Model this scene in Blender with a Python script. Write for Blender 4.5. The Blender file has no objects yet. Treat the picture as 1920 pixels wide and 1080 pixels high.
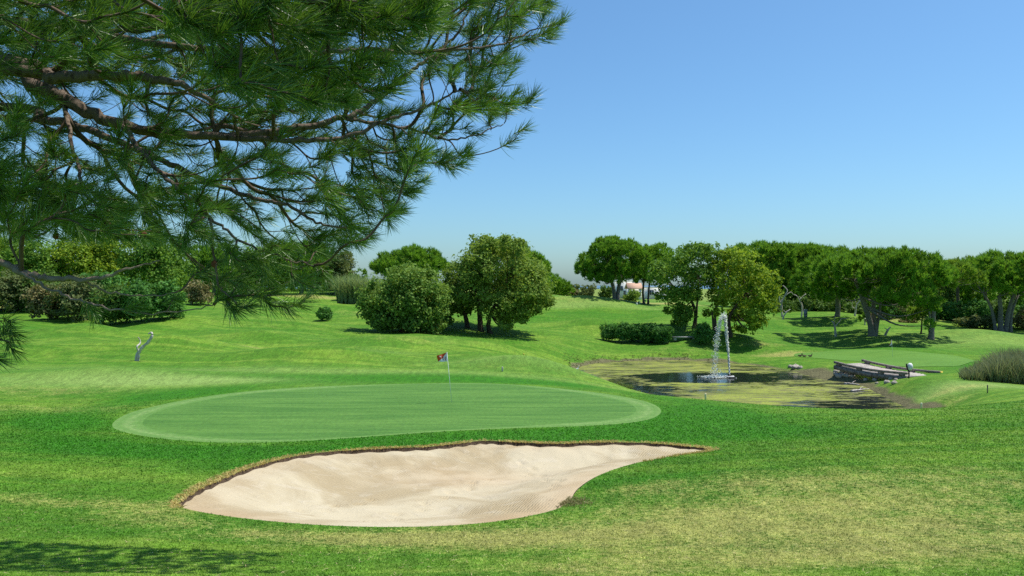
import bpy, math, random
import numpy as np
from mathutils import Vector, Matrix, geometry

random.seed(11)
rng = np.random.default_rng(11)
scene = bpy.context.scene
COL = scene.collection
R = math.radians

# ------------------------------------------------------------------ camera
F, CX, HY, CZ = 1493.0, 960.0, 535.0, 5.2       # photo focal length in px, horizon row, eye height over the green
cam_d = bpy.data.cameras.new('camera')
cam = bpy.data.objects.new('camera', cam_d)
COL.objects.link(cam)
cam.location = (0, 0, CZ)
cam.rotation_euler = (R(90) - math.atan(5 / F), 0, 0)
cam_d.sensor_width = 36.0
cam_d.lens = 36.0 * F / 1920.0
cam_d.clip_start = 0.05
cam_d.clip_end = 60000
scene.camera = cam

# ------------------------------------------------------------------ sky and sun
SUN_EL, SUN_AZ = R(66), R(77)                    # azimuth clockwise from +Y (view direction) towards +X
world = bpy.data.worlds.new('World')
scene.world = world
world.use_nodes = True
wn, wl = world.node_tree.nodes, world.node_tree.links
wn.clear()
sky = wn.new('ShaderNodeTexSky')
sky.sky_type = 'NISHITA'
sky.sun_disc = False
sky.sun_elevation = SUN_EL
sky.sun_rotation = SUN_AZ
sky.altitude = 0
sky.air_density = 1.0
sky.dust_density = 1.1
sky.ozone_density = 10.0
tint = wn.new('ShaderNodeMix'); tint.data_type = 'RGBA'; tint.blend_type = 'MULTIPLY'
tint.inputs[0].default_value = 1.0
tint.inputs[7].default_value = (0.74, 0.89, 0.86, 1)
bg = wn.new('ShaderNodeBackground')
bg.inputs['Strength'].default_value = 0.15
wo = wn.new('ShaderNodeOutputWorld')
wl.new(sky.outputs[0], tint.inputs[6])
hsv = wn.new('ShaderNodeHueSaturation')
hsv.inputs['Saturation'].default_value = 1.0
hsv.inputs['Value'].default_value = 1.0
wl.new(tint.outputs[2], hsv.inputs['Color'])
wl.new(hsv.outputs[0], bg.inputs[0])
wl.new(bg.outputs[0], wo.inputs[0])

sun_d = bpy.data.lights.new('sun', 'SUN')
sun_d.energy = 4.8
sun_d.angle = R(0.53)
sun_d.color = (1.0, 0.955, 0.88)
sun = bpy.data.objects.new('sun', sun_d)
COL.objects.link(sun)
sun_vec = Vector((math.sin(SUN_AZ) * math.cos(SUN_EL), math.cos(SUN_AZ) * math.cos(SUN_EL), math.sin(SUN_EL)))
sun.rotation_euler = sun_vec.to_track_quat('Z', 'Y').to_euler()
sun.location = (0, 0, 60)

vs = scene.view_settings
vs.view_transform = 'Standard'
vs.look = 'None'
vs.exposure = 0.3
vs.gamma = 1.0
vs.use_curve_mapping = False
scene.cycles.max_bounces = 6
scene.cycles.diffuse_bounces = 3
scene.cycles.glossy_bounces = 2
scene.cycles.transmission_bounces = 4
scene.cycles.transparent_max_bounces = 6
scene.cycles.use_denoising = False
scene.cycles.sample_clamp_indirect = 3.0

# ------------------------------------------------------------------ helpers
def P(px, py, D):
    """point at depth D (metres) seen at photo pixel px, py"""
    return np.array([(px - CX) / F * D, D, CZ - (py - HY) / F * D])

def tag(o, label=None, cat=None, group=None, kind=None):
    if label: o['label'] = label
    if cat: o['category'] = cat
    if group: o['group'] = group
    if kind: o['kind'] = kind
    return o

def empty(name, loc, label=None, cat=None, group=None):
    o = bpy.data.objects.new(name, None)
    o.empty_display_size = 0.2
    o.location = [float(c) for c in loc]
    COL.objects.link(o)
    return tag(o, label, cat, group)

class MB:
    """mesh builder, triangles only"""
    def __init__(s):
        s.v, s.f, s.a, s.n = [], [], [], 0
    def add(s, v, f, a=0.5):
        v = np.asarray(v, float).reshape(-1, 3)
        f = np.asarray(f, int).reshape(-1, 3)
        s.v.append(v); s.f.append(f + s.n)
        s.a.append(np.full(len(v), a) if np.isscalar(a) else np.asarray(a, float))
        s.n += len(v)
        return s
    def tube(s, pts, rad, sides=6, a=0.5, cap=True):
        pts = np.asarray(pts, float); n = len(pts)
        rad = np.full(n, rad) if np.isscalar(rad) else np.asarray(rad, float)
        d = np.gradient(pts, axis=0)
        d /= np.linalg.norm(d, axis=1)[:, None] + 1e-9
        ref = np.array([0, 0, 1.0]) if abs(d[:, 2]).mean() < 0.8 else np.array([1.0, 0, 0])
        u = np.cross(d, ref); u /= np.linalg.norm(u, axis=1)[:, None] + 1e-9
        w = np.cross(d, u)
        th = np.arange(sides) / sides * 2 * math.pi
        ring = pts[:, None] + rad[:, None, None] * (u[:, None] * np.cos(th)[None, :, None] + w[:, None] * np.sin(th)[None, :, None])
        v = ring.reshape(-1, 3)
        i = np.arange(n - 1)[:, None] * sides; j = np.arange(sides)[None]; k = (j + 1) % sides
        A, B, C, D_ = i + j, i + k, i + sides + k, i + sides + j
        f = np.concatenate([np.stack([A, B, C], -1).reshape(-1, 3), np.stack([A, C, D_], -1).reshape(-1, 3)])
        if cap:
            v = np.vstack([v, pts[:1], pts[-1:]])
            c0, c1 = n * sides, n * sides + 1
            jj = np.arange(sides); kk = (jj + 1) % sides
            f = np.concatenate([f, np.stack([kk, jj, np.full(sides, c0)], -1), np.stack([jj + (n - 1) * sides, kk + (n - 1) * sides, np.full(sides, c1)], -1)])
        return s.add(v, f, a)
    def box(s, c, size, rot=None, a=0.5, jitter=0):
        x, y, z = [q / 2 for q in size]
        v = np.array([[-x, -y, -z], [x, -y, -z], [x, y, -z], [-x, y, -z], [-x, -y, z], [x, -y, z], [x, y, z], [-x, y, z]], float)
        if jitter: v += rng.normal(0, jitter, v.shape)
        if rot is not None: v = v @ np.array(rot).T
        f = [[0, 2, 1], [0, 3, 2], [4, 5, 6], [4, 6, 7], [0, 1, 5], [0, 5, 4], [1, 2, 6], [1, 6, 5], [2, 3, 7], [2, 7, 6], [3, 0, 4], [3, 4, 7]]
        return s.add(v + np.asarray(c), f, a)
    def ball(s, c, r, seg=10, rings=7, a=0.5, rot=None):
        r = np.asarray(r) if not np.isscalar(r) else np.array([r, r, r])
        ph = np.linspace(0, math.pi, rings + 1); th = np.arange(seg) / seg * 2 * math.pi
        v = np.array([[math.sin(p) * math.cos(t), math.sin(p) * math.sin(t), math.cos(p)] for p in ph for t in th]) * r
        if rot is not None: v = v @ np.array(rot).T
        f = []
        for i in range(rings):
            for j in range(seg):
                k = (j + 1) % seg
                f += [[i * seg + j, (i + 1) * seg + j, (i + 1) * seg + k], [i * seg + j, (i + 1) * seg + k, i * seg + k]]
        return s.add(v + np.asarray(c), f, a)
    def lathe(s, c, prof, seg=14, a=0.5):
        """prof: list of (radius, z)"""
        th = np.arange(seg) / seg * 2 * math.pi
        v = np.array([[r * math.cos(t), r * math.sin(t), z] for r, z in prof for t in th])
        f = []
        for i in range(len(prof) - 1):
            for j in range(seg):
                k = (j + 1) % seg
                f += [[i * seg + j, i * seg + k, (i + 1) * seg + k], [i * seg + j, (i + 1) * seg + k, (i + 1) * seg + j]]
        return s.add(v + np.asarray(c), f, a)
    def mesh(s, name, mat, smooth=False, origin=None):
        v = np.concatenate(s.v); f = np.concatenate(s.f); a = np.concatenate(s.a)
        if origin is not None: v = v - np.asarray(origin)
        me = bpy.data.meshes.new(name)
        me.vertices.add(len(v)); me.vertices.foreach_set('co', v.astype(np.float32).ravel())
        me.loops.add(len(f) * 3); me.loops.foreach_set('vertex_index', f.astype(np.int32).ravel())
        me.polygons.add(len(f)); me.polygons.foreach_set('loop_start', np.arange(0, len(f) * 3, 3, dtype=np.int32))
        at = me.attributes.new('rnd', 'FLOAT', 'POINT'); at.data.foreach_set('value', a.astype(np.float32))
        if smooth: me.polygons.foreach_set('use_smooth', np.ones(len(f), bool))
        me.update(calc_edges=True); me.validate()
        if mat: me.materials.append(mat)
        return me
    def build(s, name, mat, parent=None, smooth=False, origin=None):
        if parent is not None and origin is None: origin = np.array(parent_loc(parent))
        o = bpy.data.objects.new(name, s.mesh(name, mat, smooth, origin))
        COL.objects.link(o)
        if parent is not None: o.parent = parent
        elif origin is not None: o.location = [float(c) for c in origin]
        return o

def parent_loc(p):
    l = np.array(p.location, float)
    while p.parent is not None:
        p = p.parent; l = l + np.array(p.location, float)
    return l

def arc(pts, n=10):
    """smooth Catmull-Rom through pts (any dimension)"""
    pts = np.asarray(pts, float)
    if len(pts) < 3:
        t = np.linspace(0, 1, n)[:, None]
        return pts[0] * (1 - t) + pts[-1] * t
    q = np.vstack([2 * pts[0] - pts[1], pts, 2 * pts[-1] - pts[-2]])
    out = []
    for i in range(1, len(q) - 2):
        t = np.linspace(0, 1, n, endpoint=(i == len(q) - 3))[:, None]
        a, b, c, d = q[i - 1], q[i], q[i + 1], q[i + 2]
        out.append(0.5 * ((2 * b) + (c - a) * t + (2 * a - 5 * b + 4 * c - d) * t ** 2 + (3 * b - a - 3 * c + d) * t ** 3))
    return np.vstack(out)

def closed_arc(pts, n=6):
    """smooth closed outline through pts"""
    pts = np.asarray(pts, float); m = len(pts); out = []
    t = np.linspace(0, 1, n, endpoint=False)[:, None]
    for i in range(m):
        a, b, c, d = pts[i - 1], pts[i], pts[(i + 1) % m], pts[(i + 2) % m]
        out.append(0.5 * ((2 * b) + (c - a) * t + (2 * a - 5 * b + 4 * c - d) * t ** 2 + (3 * b - a - 3 * c + d) * t ** 3))
    return np.vstack(out)

def inside(poly, x, y):
    poly = np.asarray(poly); x = np.asarray(x); y = np.asarray(y)
    c = np.zeros(x.shape, bool); j = len(poly) - 1
    for i in range(len(poly)):
        xi, yi = poly[i]; xj, yj = poly[j]
        m = ((yi > y) != (yj > y)) & (x < (xj - xi) * (y - yi) / (yj - yi + 1e-12) + xi)
        c ^= m; j = i
    return c

def sdist(poly, x, y):
    """distance to a closed outline, negative inside"""
    poly = np.asarray(poly, float); x = np.asarray(x, float); y = np.asarray(y, float)
    d = np.full(x.shape, 1e9)
    for i in range(len(poly)):
        a, b = poly[i], poly[(i + 1) % len(poly)]
        ab = b - a; L = ab @ ab + 1e-12
        t = np.clip(((x - a[0]) * ab[0] + (y - a[1]) * ab[1]) / L, 0, 1)
        d = np.minimum(d, np.hypot(x - a[0] - t * ab[0], y - a[1] - t * ab[1]))
    return np.where(inside(poly, x, y), -d, d)

def sstep(a, b, x):
    t = np.clip((x - a) / (b - a), 0, 1)
    return t * t * (3 - 2 * t)

# ------------------------------------------------------------------ materials
def newmat(name):
    m = bpy.data.materials.new(name); m.use_nodes = True
    nt = m.node_tree; nt.nodes.clear()
    out = nt.nodes.new('ShaderNodeOutputMaterial')
    return m, nt, out

class NT:
    """small node-tree helper"""
    def __init__(s, nt): s.nt = nt
    def n(s, t, **kw):
        x = s.nt.nodes.new(t)
        for k, v in kw.items(): setattr(x, k, v)
        return x
    def link(s, a, b): s.nt.links.new(a, b)
    def attr(s, name):
        return s.n('ShaderNodeAttribute', attribute_name=name).outputs['Fac']
    def pos(s, obj=False):
        return s.n('ShaderNodeTexCoord').outputs['Object'] if obj else s.n('ShaderNodeNewGeometry').outputs['Position']
    def scalev(s, vec, sc):
        m = s.n('ShaderNodeMapping'); m.inputs['Scale'].default_value = sc if not np.isscalar(sc) else (sc, sc, sc)
        s.link(vec, m.inputs[0]); return m.outputs[0]
    def noise(s, vec, scale, detail=3, rough=0.55, out='Fac', dist=0):
        x = s.n('ShaderNodeTexNoise'); x.inputs['Scale'].default_value = scale; x.inputs['Detail'].default_value = detail
        x.inputs['Roughness'].default_value = rough; x.inputs['Distortion'].default_value = dist
        s.link(vec, x.inputs['Vector']); return x.outputs[out]
    def math(s, op, a, b=0.0, clamp=False):
        x = s.n('ShaderNodeMath', operation=op); x.use_clamp = clamp
        for i, q in enumerate((a, b)):
            if isinstance(q, (int, float)): x.inputs[i].default_value = q
            else: s.link(q, x.inputs[i])
        return x.outputs[0]
    def ramp(s, fac, lo, hi, a=0.0, b=1.0):
        x = s.n('ShaderNodeMapRange'); x.inputs['From Min'].default_value = lo; x.inputs['From Max'].default_value = hi
        x.inputs['To Min'].default_value = a; x.inputs['To Max'].default_value = b; x.interpolation_type = 'SMOOTHSTEP'
        s.link(fac, x.inputs[0]); return x.outputs[0]
    def mix(s, fac, a, b, blend='MIX'):
        x = s.n('ShaderNodeMix', data_type='RGBA', blend_type=blend)
        for i, q in ((0, fac), (6, a), (7, b)):
            if isinstance(q, (int, float)): x.inputs[i].default_value = q
            elif isinstance(q, (tuple, list)): x.inputs[i].default_value = (*q, 1) if len(q) == 3 else q
            else: s.link(q, x.inputs[i])
        return x.outputs[2]
    def gray(s, v):
        x = s.n('ShaderNodeCombineColor')
        for i in range(3): s.link(v, x.inputs[i])
        return x.outputs[0]
    def bump(s, h, strength=0.4, dist=0.02):
        x = s.n('ShaderNodeBump'); x.inputs['Strength'].default_value = strength; x.inputs['Distance'].default_value = dist
        s.link(h, x.inputs['Height']); return x.outputs[0]
    def bsdf(s, col, rough=0.85, spec=0.25, normal=None, metal=0.0):
        x = s.n('ShaderNodeBsdfPrincipled')
        if isinstance(col, (tuple, list)): x.inputs['Base Color'].default_value = (*col, 1)
        else: s.link(col, x.inputs['Base Color'])
        if isinstance(rough, (int, float)): x.inputs['Roughness'].default_value = rough
        else: s.link(rough, x.inputs['Roughness'])
        x.inputs['Specular IOR Level'].default_value = spec
        x.inputs['Metallic'].default_value = metal
        if normal is not None: s.link(normal, x.inputs['Normal'])
        return x

def mat_simple(name, col, col2=None, scale=8.0, rough=0.8, spec=0.25, bump=0.3, bdist=0.01, stretch=(1, 1, 1), obj=True):
    m, nt, out = newmat(name); t = NT(nt)
    v = t.scalev(t.pos(obj), stretch)
    nz = t.noise(v, scale, 5, 0.65)
    c = t.mix(t.ramp(nz, 0.3, 0.7), col, col2 or tuple(q * 0.6 for q in col))
    b = t.bsdf(c, rough, spec, t.bump(nz, bump, bdist))
    t.link(b.outputs[0], out.inputs[0]); return m

def mat_leaf(name, dark, light, transl=0.35, rough=0.65, spec=0.15, big=0.35):
    m, nt, out = newmat(name); t = NT(nt)
    r = t.attr('rnd')
    nz = t.noise(t.pos(), big, 2)
    f = t.math('ADD', t.math('MULTIPLY', r, 0.65), t.math('MULTIPLY', t.ramp(nz, 0.3, 0.7), 0.35), True)
    c = t.mix(f, dark, light)
    b = t.bsdf(c, rough, spec)
    tr = t.n('ShaderNodeBsdfTranslucent'); t.link(t.mix(0.5, c, (light[0] * 1.6, light[1] * 1.5, light[2] * 0.8)), tr.inputs[0])
    mx = t.n('ShaderNodeMixShader'); mx.inputs[0].default_value = transl
    t.link(b.outputs[0], mx.inputs[1]); t.link(tr.outputs[0], mx.inputs[2]); t.link(mx.outputs[0], out.inputs[0])
    return m

def turf_colour(t, blades=False):
    p = t.pos()
    dry, lush_shade, soil, mow_light = t.attr('dry'), t.attr('lush_shade'), t.attr('soil'), t.attr('mow_light')
    n_big = t.noise(p, 0.11, 4, 0.6)
    n_mid = t.noise(p, 0.9, 5, 0.65)
    n_fin = t.noise(p, 9.0, 6, 0.75)
    n_mic = t.noise(p, 60.0, 3, 0.8)
    base = t.mix(t.ramp(n_big, 0.35, 0.65), (0.070, 0.172, 0.013), (0.135, 0.238, 0.022))
    base = t.mix(t.math('MULTIPLY', t.ramp(n_mid, 0.40, 0.66), 0.6), base, (0.170, 0.262, 0.035))
    n_str = t.noise(t.scalev(p, (0.16, 1.0, 1.0)), 0.75, 5, 0.6, dist=0.8)
    base = t.mix(t.math('MULTIPLY', t.ramp(n_str, 0.42, 0.58), 0.7), base, (0.048, 0.152, 0.009))
    base = t.mix(t.math('MULTIPLY', lush_shade, 1.0, True), base, (0.034, 0.146, 0.006))
    base = t.mix(t.math('MULTIPLY', mow_light, 0.9, True), base, (0.200, 0.300, 0.075))
    d = t.math('ADD', dry, t.math('MULTIPLY', t.math('SUBTRACT', n_mid, 0.5), 0.9))
    d = t.math('ADD', d, t.math('MULTIPLY', t.math('SUBTRACT', n_fin, 0.5), 2.0))
    dm = t.math('MULTIPLY', t.ramp(d, 0.22, 0.85), t.math('MULTIPLY', t.ramp(dry, 0.02, 0.3), 0.72))
    base = t.mix(dm, base, (0.330, 0.300, 0.098))
    s = t.math('ADD', soil, t.math('MULTIPLY', t.math('SUBTRACT', n_fin, 0.5), 0.9))
    sm = t.math('MULTIPLY', t.ramp(s, 0.35, 0.75), t.ramp(soil, 0.02, 0.25))
    base = t.mix(sm, base, t.mix(t.ramp(n_mic, 0.35, 0.65), (0.070, 0.072, 0.030), (0.170, 0.155, 0.080)))
    g = t.math('ADD', t.math('MULTIPLY', t.ramp(n_fin, 0.25, 0.75), 0.45), t.math('MULTIPLY', t.ramp(n_mic, 0.25, 0.75), 0.55))
    base = t.mix(1.0, base, t.gray(t.ramp(g, 0.1, 0.9, 0.50, 1.42)), 'MULTIPLY')
    n_gr = t.noise(t.scalev(p, (1.0, 0.28, 1.0)), 3.4, 5, 0.75)
    base = t.mix(1.0, base, t.gray(t.ramp(n_gr, 0.32, 0.68, 0.80, 1.20)), 'MULTIPLY')
    return base, n_fin, n_mic

def mat_turf():
    m, nt, out = newmat('turf'); t = NT(nt)
    c, nf, nm = turf_colour(t)
    h = t.math('ADD', t.math('MULTIPLY', nf, 0.6), t.math('MULTIPLY', nm, 0.5))
    b = t.bsdf(c, 0.9, 0.12, t.bump(h, 0.7, 0.05))
    t.link(b.outputs[0], out.inputs[0]); return m

def mat_blade():
    m, nt, out = newmat('grass_blade'); t = NT(nt)
    c, nf, nm = turf_colour(t)
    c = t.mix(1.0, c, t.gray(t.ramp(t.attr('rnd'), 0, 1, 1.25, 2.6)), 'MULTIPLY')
    b = t.bsdf(c, 0.6, 0.25)
    tr = t.n('ShaderNodeBsdfTranslucent'); t.link(c, tr.inputs[0])
    mx = t.n('ShaderNodeMixShader'); mx.inputs[0].default_value = 0.3
    t.link(b.outputs[0], mx.inputs[1]); t.link(tr.outputs[0], mx.inputs[2]); t.link(mx.outputs[0], out.inputs[0])
    return m

def mat_green(name, c1, c2, stripe):
    """mown putting surface: faint stripes left by the mower"""
    m, nt, out = newmat(name); t = NT(nt)
    p = t.pos()
    mp = t.n('ShaderNodeMapping'); mp.inputs['Rotation'].default_value = (0, 0, R(8)); mp.inputs['Scale'].default_value = (0.12, 1.0, 1.0)
    t.link(p, mp.inputs[0])
    st = t.noise(mp.outputs[0], 0.95, 3, 0.55, dist=0.6)
    st2 = t.noise(mp.outputs[0], 2.9, 3, 0.6, dist=0.4)
    fi = t.noise(p, 5.0, 5, 0.7); mi = t.noise(p, 70.0, 2, 0.7)
    f = t.math('ADD', t.math('MULTIPLY', t.ramp(st, 0.36, 0.64), 0.55), t.math('MULTIPLY', t.ramp(st2, 0.35, 0.65), 0.45 ))
    f = t.math('ADD', t.math('MULTIPLY', f, stripe), t.math('MULTIPLY', fi, 1 - stripe))
    c = t.mix(f, c1, c2)
    c = t.mix(t.math('MULTIPLY', t.attr('rnd'), t.ramp(fi, 0.3, 0.6)), c, (0.21, 0.30, 0.10))
    c = t.mix(1.0, c, t.gray(t.ramp(mi, 0.25, 0.75, 0.76, 1.24)), 'MULTIPLY')
    c = t.mix(1.0, c, t.gray(t.ramp(t.noise(t.scalev(p, (1, 0.4, 1)), 9.0, 4, 0.7), 0.3, 0.7, 0.86, 1.14)), 'MULTIPLY')
    b = t.bsdf(c, 0.8, 0.2, t.bump(mi, 0.25, 0.01))
    t.link(b.outputs[0], out.inputs[0]); return m

def mat_sand():
    m, nt, out = newmat('bunker_sand'); t = NT(nt)
    p = t.pos()
    a = t.noise(p, 0.33, 4, 0.6, dist=0.8); b_ = t.noise(p, 1.6, 5, 0.6, dist=1.2); gr = t.noise(p, 55, 4, 0.8); st = t.noise(t.scalev(p, (0.5, 1.6, 1)), 1.1, 3, 0.5, dist=1.5)
    c = t.mix(t.ramp(a, 0.36, 0.62), (0.375, 0.300, 0.182), (0.475, 0.410, 0.282))
    c = t.mix(t.math('MULTIPLY', t.ramp(b_, 0.54, 0.66), 0.35), c, (0.500, 0.435, 0.325))
    c = t.mix(t.math('MULTIPLY', t.ramp(st, 0.60, 0.68), 0.3), c, (0.520, 0.455, 0.345))
    c = t.mix(t.math('MULTIPLY', t.attr('rnd'), 0.5), c, (0.42, 0.28, 0.155))
    c = t.mix(1.0, c, t.gray(t.ramp(gr, 0.2, 0.8, 0.82, 1.14)), 'MULTIPLY')
    dots = t.n('ShaderNodeTexVoronoi'); dots.inputs['Scale'].default_value = 7.0; t.link(p, dots.inputs['Vector'])
    c = t.mix(t.ramp(dots.outputs['Distance'], 0.05, 0.09, 0.55, 0.0), c, (0.16, 0.12, 0.08))
    wv = t.n('ShaderNodeTexWave'); wv.wave_type = 'BANDS'; wv.inputs['Scale'].default_value = 4.2; wv.inputs['Distortion'].default_value = 5.0
    wv.inputs['Detail'].default_value = 2; wv.inputs['Detail Scale'].default_value = 0.6
    mp = t.n('ShaderNodeMapping'); mp.inputs['Rotation'].default_value = (0, 0, R(28)); t.link(p, mp.inputs[0]); t.link(mp.outputs[0], wv.inputs['Vector'])
    h = t.math('ADD', t.math('MULTIPLY', wv.outputs['Fac'], t.ramp(a, 0.42, 0.6, 0.9, 0.25)), t.math('MULTIPLY', t.ramp(b_, 0.5, 0.66), 0.6))
    h = t.math('ADD', h, t.math('MULTIPLY', gr, 0.35))
    b = t.bsdf(c, 0.95, 0.1, t.bump(h, 0.6, 0.03))
    t.link(b.outputs[0], out.inputs[0]); return m

def mat_bark(name, c1, c2, scale=6.0):
    m, nt, out = newmat(name); t = NT(nt)
    p = t.pos()
    v = t.n('ShaderNodeTexVoronoi'); v.inputs['Scale'].default_value = scale * 2.5
    t.link(t.scalev(p, (1, 1, 0.35)), v.inputs['Vector'])
    nz = t.noise(p, scale * 1.5, 5, 0.7)
    f = t.math('ADD', t.math('MULTIPLY', t.ramp(v.outputs['Distance'], 0.05, 0.5), 0.6), t.math('MULTIPLY', nz, 0.45), True)
    c = t.mix(f, c1, c2)
    b = t.bsdf(c, 0.9, 0.15, t.bump(f, 0.8, 0.03))
    t.link(b.outputs[0], out.inputs[0]); return m

M = {}
M['turf'] = mat_turf()
M['blade'] = mat_blade()
M['green'] = mat_green('putting_green', (0.044, 0.130, 0.016), (0.096, 0.205, 0.032), 0.82)
M['collar'] = mat_green('green_collar', (0.066, 0.168, 0.024), (0.120, 0.232, 0.046), 0.4)
M['far_green'] = mat_green('far_green', (0.066, 0.170, 0.017), (0.108, 0.225, 0.028), 0.6)
M['sand'] = mat_sand()
M['soil'] = mat_simple('bunker_soil', (0.10, 0.062, 0.034), (0.045, 0.028, 0.016), 18, bump=0.8, bdist=0.05, obj=False)
M['straw'] = mat_leaf('straw', (0.32, 0.235, 0.070), (0.60, 0.49, 0.20), 0.25)
M['straw_pale'] = mat_leaf('dry_straw', (0.36, 0.28, 0.13), (0.60, 0.50, 0.28), 0.2)
M['needle'] = mat_leaf('pine_needles', (0.012, 0.050, 0.008), (0.180, 0.345, 0.040), 0.18, 0.45, 0.5, 0.8)
M['needle_dead'] = mat_leaf('dead_needles', (0.16, 0.11, 0.03), (0.33, 0.26, 0.08), 0.25)
M['stone_pine'] = mat_leaf('stone_pine_needles', (0.030, 0.098, 0.008), (0.225, 0.430, 0.040), 0.30, 0.65, 0.14, 0.25)
M['stone_pine_light'] = mat_leaf('light_pine_needles', (0.045, 0.110, 0.012), (0.290, 0.450, 0.050), 0.30, 0.65, 0.14, 0.25)
M['oak'] = mat_leaf('oak_leaves', (0.070, 0.135, 0.018), (0.255, 0.370, 0.062), 0.35, 0.65, 0.14, 0.4)
M['olive'] = mat_leaf('olive_leaves', (0.055, 0.135, 0.016), (0.235, 0.360, 0.068), 0.3, 0.65, 0.14, 0.4)
M['fig'] = mat_leaf('fig_leaves', (0.040, 0.115, 0.014), (0.200, 0.350, 0.045), 0.3, 0.65, 0.14, 0.4)
M['fig_yellow'] = mat_leaf('yellow_green_leaves', (0.054, 0.142, 0.014), (0.331, 0.446, 0.038), 0.35, 0.65, 0.14, 0.4)
M['hedge'] = mat_leaf('hedge_leaves', (0.030, 0.100, 0.020), (0.125, 0.300, 0.055), 0.25, 0.65, 0.14, 0.6)
M['bush_grey'] = mat_leaf('grey_scrub', (0.070, 0.105, 0.030), (0.200, 0.240, 0.085), 0.25)
M['bush_brown'] = mat_leaf('brown_scrub', (0.110, 0.105, 0.035), (0.270, 0.245, 0.105), 0.2)
M['bush_dark'] = mat_leaf('dark_scrub', (0.032, 0.085, 0.012), (0.145, 0.250, 0.045), 0.25)
M['cane'] = mat_leaf('cane_leaves', (0.12, 0.19, 0.06), (0.34, 0.42, 0.18), 0.3)
M['reed'] = mat_leaf('reed_leaves', (0.070, 0.110, 0.040), (0.300, 0.330, 0.185), 0.25, big=0.9)
M['bark'] = mat_bark('pine_bark', (0.042, 0.028, 0.020), (0.190, 0.145, 0.110), 9)
M['bark_grey'] = mat_bark('grey_bark', (0.075, 0.060, 0.050), (0.235, 0.205, 0.180), 3)
M['bark_dark'] = mat_bark('oak_bark', (0.030, 0.020, 0.014), (0.120, 0.088, 0.066), 4)
M['twig'] = mat_simple('twig', (0.150, 0.105, 0.070), (0.062, 0.042, 0.028), 12, obj=False)
M['twig_pale'] = mat_simple('twig_pale', (0.290, 0.240, 0.180), (0.160, 0.120, 0.085), 12, obj=False)
M['cone'] = mat_simple('cone', (0.200, 0.075, 0.030), (0.090, 0.034, 0.016), 40, bump=0.9, obj=True)
M['dead'] = mat_simple('dead_wood', (0.66, 0.60, 0.56), (0.30, 0.25, 0.22), 7, bump=0.7, bdist=0.02, stretch=(1, 1, 0.25))
M['wood'] = mat_simple('weathered_timber', (0.300, 0.255, 0.220), (0.110, 0.088, 0.074), 6, bump=0.6, bdist=0.02)
M['wood_top'] = mat_simple('sunbleached_plank', (0.500, 0.455, 0.405), (0.330, 0.290, 0.250), 7, bump=0.4)
M['wood_yellow'] = mat_simple('yellow_paint', (0.75, 0.60, 0.10), (0.60, 0.46, 0.08), 9)
M['white'] = mat_simple('white_paint', (0.80, 0.80, 0.78), (0.68, 0.68, 0.66), 6, rough=0.5, spec=0.4, bump=0.05)
M['cream'] = mat_simple('cream_paint', (0.74, 0.68, 0.46), (0.60, 0.54, 0.36), 9, bump=0.2)
M['plaster'] = mat_simple('white_plaster', (0.80, 0.79, 0.76), (0.72, 0.70, 0.66), 1.5, bump=0.1)
M['tile'] = mat_simple('terracotta_tile', (0.56, 0.36, 0.25), (0.44, 0.26, 0.17), 3)
M['glass'] = mat_simple('window_glass', (0.030, 0.040, 0.050), (0.045, 0.055, 0.065), 1, rough=0.1, spec=0.6, bump=0.0)
M['rock'] = mat_simple('pale_rock', (0.47, 0.42, 0.35), (0.26, 0.225, 0.18), 5, bump=0.8, bdist=0.05)
M['concrete'] = mat_simple('pale_stone', (0.50, 0.49, 0.45), (0.36, 0.35, 0.32), 6, bump=0.3)
M['metal_green'] = mat_simple('green_paint', (0.030, 0.150, 0.085), (0.020, 0.110, 0.060), 5, rough=0.45, spec=0.4, bump=0.05)
M['grey_paint'] = mat_simple('grey_paint', (0.33, 0.35, 0.37), (0.24, 0.25, 0.27), 8, rough=0.6, bump=0.1)
M['dark'] = mat_simple('dark_metal', (0.030, 0.028, 0.026), (0.018, 0.017, 0.016), 9, rough=0.6)
M['orange'] = mat_simple('flag_orange', (0.680, 0.090, 0.025), (0.600, 0.072, 0.020), 6, rough=0.7, bump=0.1)
M['flag_white'] = mat_simple('flag_white', (0.78, 0.78, 0.80), (0.70, 0.70, 0.73), 6, rough=0.7, bump=0.1)
M['red'] = mat_simple('print_red', (0.42, 0.020, 0.022), (0.36, 0.016, 0.018), 6, rough=0.7, bump=0.0)
M['feather_white'] = mat_simple('white_feathers', (0.80, 0.79, 0.76), (0.68, 0.67, 0.64), 14, bump=0.2)
M['feather_brown'] = mat_simple('brown_feathers', (0.115, 0.080, 0.050), (0.045, 0.032, 0.022), 25, bump=0.3)
M['bill'] = mat_simple('bill', (0.45, 0.30, 0.06), (0.35, 0.22, 0.05), 5)
M['foam'] = mat_leaf('water_drops', (0.72, 0.78, 0.84), (0.90, 0.93, 0.96), 0.35, 0.2, 0.5)
# ------------------------------------------------------------------ terrain
W_Z = -2.4                                           # water level of the pond
def onlevel(px, py, z):
    return P(px, py, (CZ - z) * F / (py - HY))

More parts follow.
